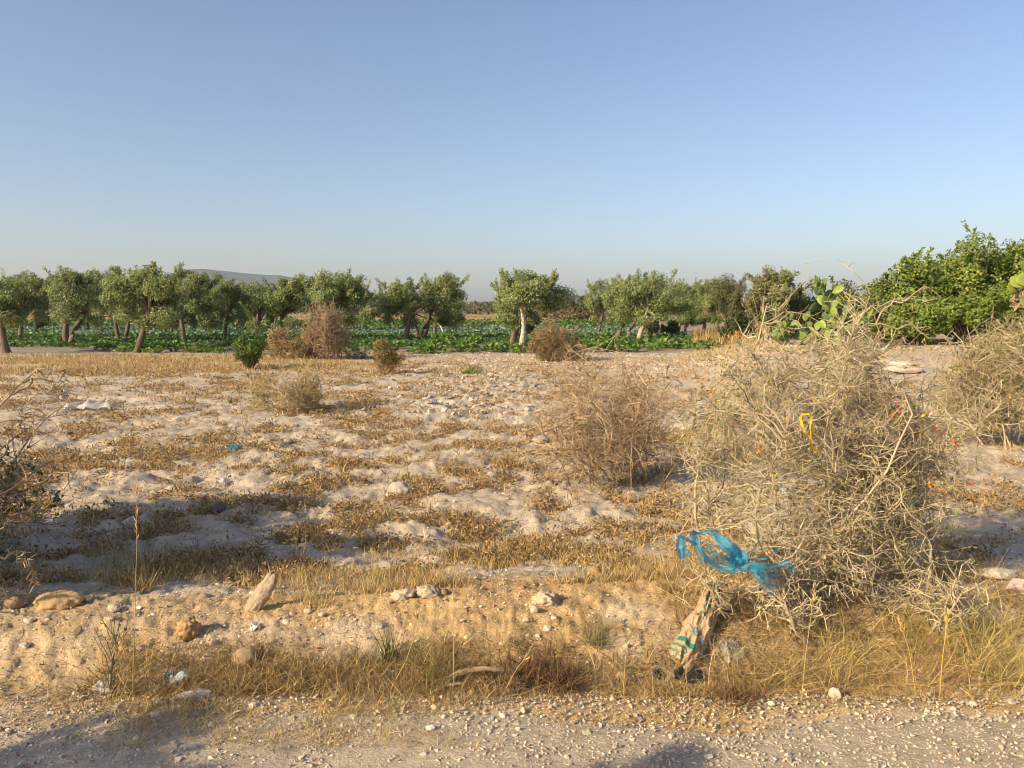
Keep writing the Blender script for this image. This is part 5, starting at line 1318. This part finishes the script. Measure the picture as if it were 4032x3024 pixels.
# ------------------------------------------------------------------ the paper cement sack
def build_sack():
    bot = hit(2672, 2640); bot[2] += 0.03
    d0 = bot[1]
    topp = at(2812, 2292, d0 + 0.46)
    axis = topp - bot; L = np.linalg.norm(axis); ax = axis / L
    view = nrm(np.array([0, -1.0, 0.75])); side = nrm(np.cross(view, ax)) * 1.0
    side = -side if side[0] < 0 else side
    out = nrm(np.cross(side, ax)); out = out if out[1] < 0 else -out
    px = d0 / FPX
    ss = np.array([0, 0.06, 0.17, 0.3, 0.45, 0.6, 0.75, 0.86, 0.93, 1.0])
    lef = np.array([-66, -80, -74, -66, -62, -58, -52, -47, -44, -38]) * px * 0.78
    rig = np.array([50, 76, 86, 85, 80, 74, 66, 56, 50, 44]) * px * 0.78
    bow = np.array([0, 0, 4, 8, 12, 16, 12, 8, 2, 0]) * px
    def surf(s, t, front=True):
        """s along the sack, t across (-1 left .. 1 right)"""
        s = np.asarray(s, float); t = np.asarray(t, float)
        l_ = np.interp(s, ss, lef); r_ = np.interp(s, ss, rig); b_ = np.interp(s, ss, bow)
        xx = b_ + np.where(t < 0, -t * l_, t * r_)
        # slanted lower hem
        sl = s * L + (1 - s) ** 3 * t * -0.03
        th = 0.052 * (1 - np.abs(t) ** 2.4) * (1 - 0.45 * s) * np.minimum(1, 0.55 + s * 3)
        ridge = 0.011 * np.exp(-((t - 0.25 - 0.2 * s) / 0.16) ** 2) * sstep(0.25, 0.5, s) - 0.014 * np.exp(-((t - 0.0 - 0.12 * s) / 0.13) ** 2) * sstep(0.28, 0.55, s)
        wr = 0
        for q_, (ks, kt, ph, am) in enumerate([(3.1, 0.7, 0.1, 9), (1.7, 1.3, 0.4, 9), (4.2, -0.9, 0.7, 6), (2.2, -1.6, 0.2, 7), (7.5, 1.1, 0.9, 3.5), (5.1, 2.4, 0.35, 3.5), (9.0, -2.2, 0.6, 2.2), (0.6, 2.1, 0.5, 7), (11.0, 3.0, 0.15, 1.6)]):
            warp = 0.35 * (vnoise(s * 4 + q_, t * 2 + q_, 60 + q_) - 0.5)
            fr_ = (ks * s + kt * t + ph + warp) % 1.0
            wr = wr + am * 0.001 * (np.abs(fr_ - 0.5) * 2 - 0.5) * (0.35 + 1.3 * vnoise(s * 5 + 3 * q_, t * 2.5, 80 + q_))
        dep = th + (ridge + wr) * (1 - 0.6 * np.abs(t) ** 4)
        if not front: dep = -0.012 * np.ones_like(dep) + 0.006 * (vnoise(t * 5, s * 9, 4) - 0.5)
        return bot + ax * sl[..., None] + side * xx[..., None] + out * dep[..., None]
    root = empty('paper_sack', bot, 'crumpled brown paper cement sack with green print lying on the bank', 'sack')
    mb = MB()
    for ns, nt_, fr in ((150, 84, True), (40, 20, False)):
        s, t = np.meshgrid(np.linspace(0, 1, ns), np.linspace(-1, 1, nt_), indexing='ij')
        idx = np.arange(s.size).reshape(s.shape)
        Q = np.stack([idx[:-1, :-1], idx[:-1, 1:], idx[1:, 1:], idx[1:, :-1]], -1).reshape(-1, 4)
        mb.add(surf(s, t, fr) - bot, Q=Q if fr else Q[:, ::-1])
    # torn mouth flap at the top
    o = mb.build('paper_body', M_KRAFT, root, smooth=True)
    a, b = np.meshgrid(np.linspace(0, 1, 10), np.linspace(0, 1, 7), indexing='ij')
    fl = surf(np.full_like(a, 0.95), 0.9 - a * 0.7) + ax * (b * 0.05 - 0.02)[..., None] + out * (0.012 + 0.03 * b * (1 - b) * 2 + 0.015 * a)[..., None] + side * (0.03 * b)[..., None]
    idx = np.arange(a.size).reshape(a.shape); Q = np.stack([idx[:-1, :-1], idx[:-1, 1:], idx[1:, 1:], idx[1:, :-1]], -1).reshape(-1, 4)
    mb = MB(); mb.add(fl - bot, Q=Q); mb.build('torn_flap', M_KRAFT, root, smooth=True)
    lf = surf(0.30 + 0.42 * a, -0.75 - 0.55 * b * np.sin(a * math.pi)) + out * (-0.012 - 0.03 * b)[..., None]
    mb = MB(); mb.add(lf - bot, Q=Q); mb.build('side_fold', M_KRAFT, root, smooth=True)
    def band(s0, s1, t0, t1, slant, mat, name, ragged=0.0, seed=1, n=70, m=12):
        a, b = np.meshgrid(np.linspace(0, 1, n), np.linspace(0, 1, m), indexing='ij')
        tt = t0 + (t1 - t0) * a; sv = s0 + (s1 - s0) * b + slant * a + ragged * (vnoise(a * 12, b * 3 + seed, seed) - 0.5) * (np.abs(b - 0.5) > 0.3)
        P = surf(sv, tt) + out * 0.0025
        idx = np.arange(n * m).reshape(n, m); Q = np.stack([idx[:-1, :-1], idx[1:, :-1], idx[1:, 1:], idx[:-1, 1:]], -1).reshape(-1, 4)
        mb = MB(); mb.add(P - bot, Q=Q); mb.build(name, mat, root, smooth=True)
    band(0.175, 0.225, -0.92, -0.70, -0.01, M_INKG, 'printed_band', 0.01, 2)
    band(0.170, 0.222, -0.66, 0.42, -0.035, M_INKG, 'printed_band', 0.012, 3)
    band(0.545, 0.575, -0.50, 0.10, 0.0, M_INKG, 'printed_band', 0.02, 4)
    band(0.610, 0.655, -0.40, 0.20, 0.03, M_INKG, 'printed_band', 0.03, 5)
    band(0.720, 0.755, -0.55, 0.10, -0.02, M_INKG, 'printed_band', 0.03, 6)
    band(0.840, 0.868, -0.10, 0.6, -0.01, M_INKB, 'printed_band', 0.02, 7)
    band(0.905, 0.93, 0.65, 0.95, -0.02, M_INKG, 'printed_band', 0.02, 8)
    band(0.395, 0.402, -0.95, -0.35, -0.05, M_INKB, 'printed_line', 0.0, 9)
    band(0.375, 0.382, -0.30, 0.55, -0.04, M_INKB, 'printed_line', 0.0, 10)
    def text(body, s0, t0, sz, ang, mat, flip=False):
        cu = bpy.data.curves.new('lettering', 'FONT'); cu.body = body; cu.size = 1.0; cu.resolution_u = 2; cu.offset = 0.02
        ob = bpy.data.objects.new('lettering', cu); COL.objects.link(ob)
        dg = bpy.context.evaluated_depsgraph_get(); me = bpy.data.meshes.new_from_object(ob.evaluated_get(dg))
        bpy.data.objects.remove(ob, do_unlink=True)
        bm = bmesh.new(); bm.from_mesh(me); bmesh.ops.triangulate(bm, faces=bm.faces)
        bmesh.ops.subdivide_edges(bm, edges=[e for e in bm.edges if e.calc_length() > 0.2], cuts=1); bmesh.ops.triangulate(bm, faces=bm.faces)
        V = np.array([q.co for q in bm.verts]); F = np.array([[q.index for q in f.verts] for f in bm.faces]); bm.free()
        x, y = V[:, 0] * sz, V[:, 1] * sz
        if flip: x, y = -x, -y
        x, y = x * math.cos(ang) - y * math.sin(ang), x * math.sin(ang) + y * math.cos(ang)
        sv = s0 + y / L; wv = np.interp(np.clip(sv, 0, 1), ss, rig)
        P = surf(np.clip(sv, 0, 1), np.clip(t0 + x / wv, -1, 1)) + out * 0.003
        mb = MB(); mb.add(P - bot, T=F); mb.build('lettering', mat, root)
    text('50 KG', 0.315, -0.52, 0.060, -0.42, M_INKB)
    text('Ciment', 0.118, 0.12, 0.036, -0.10, M_INKG, True)
    text('Ciment de', 0.060, 0.02, 0.034, -0.10, M_INKG, True)
build_sack()

leafy_shrub('roadside_shrub', on(-6.2, 4.75), 'second unseen leafy shrub added outside the left edge to deepen the field shadow', 954, 1.0, 2.2, [(0.07, 0.10, 0.03), (0.10, 0.13, 0.04)], 3000, 0.15, 0.075, lobes=16)  # unseen, added to make the left field shadow deeper
# ------------------------------------------------------------------ shrubs out of frame shading the field; unseen saplings added to shade the road
leafy_shrub('roadside_shrub', on(-5.15, 3.85), 'leafy shrub just outside the left edge that shades the field', 951, 0.95, 2.15, [(0.07, 0.10, 0.03), (0.10, 0.13, 0.04)], 3200, 0.15, 0.075, lobes=18)
olive_tree(on(-4.9, 1.0), (-4.6, 1.0, 1.75), (0.42, 0.42, 0.2), [(0, 0.05, 0.03)], 952, 650, 'unseen flat-crowned sapling added beyond the left edge to shade the road', group=None, leafL=0.08, leafW=0.03, sprigs=4)  # added shadow caster, crown flattened to throw a thin band on the gravel
olive_tree(on(-3.2, 0.2), (-3.1, 0.33, 2.02), (0.26, 0.26, 0.30), [(0, 0.05, 0.03)], 953, 1500, 'unseen sapling added as stand-in for a person casting a shadow on the gravel', group=None, leafL=0.08, leafW=0.03, sprigs=3)  # added shadow caster, small crown in place of a head and shoulders
print('tris', sum(len(o.data.loop_triangles) or sum(len(p.vertices) - 2 for p in o.data.polygons) if False else len(o.data.polygons) for o in COL.objects if o.type == 'MESH'))
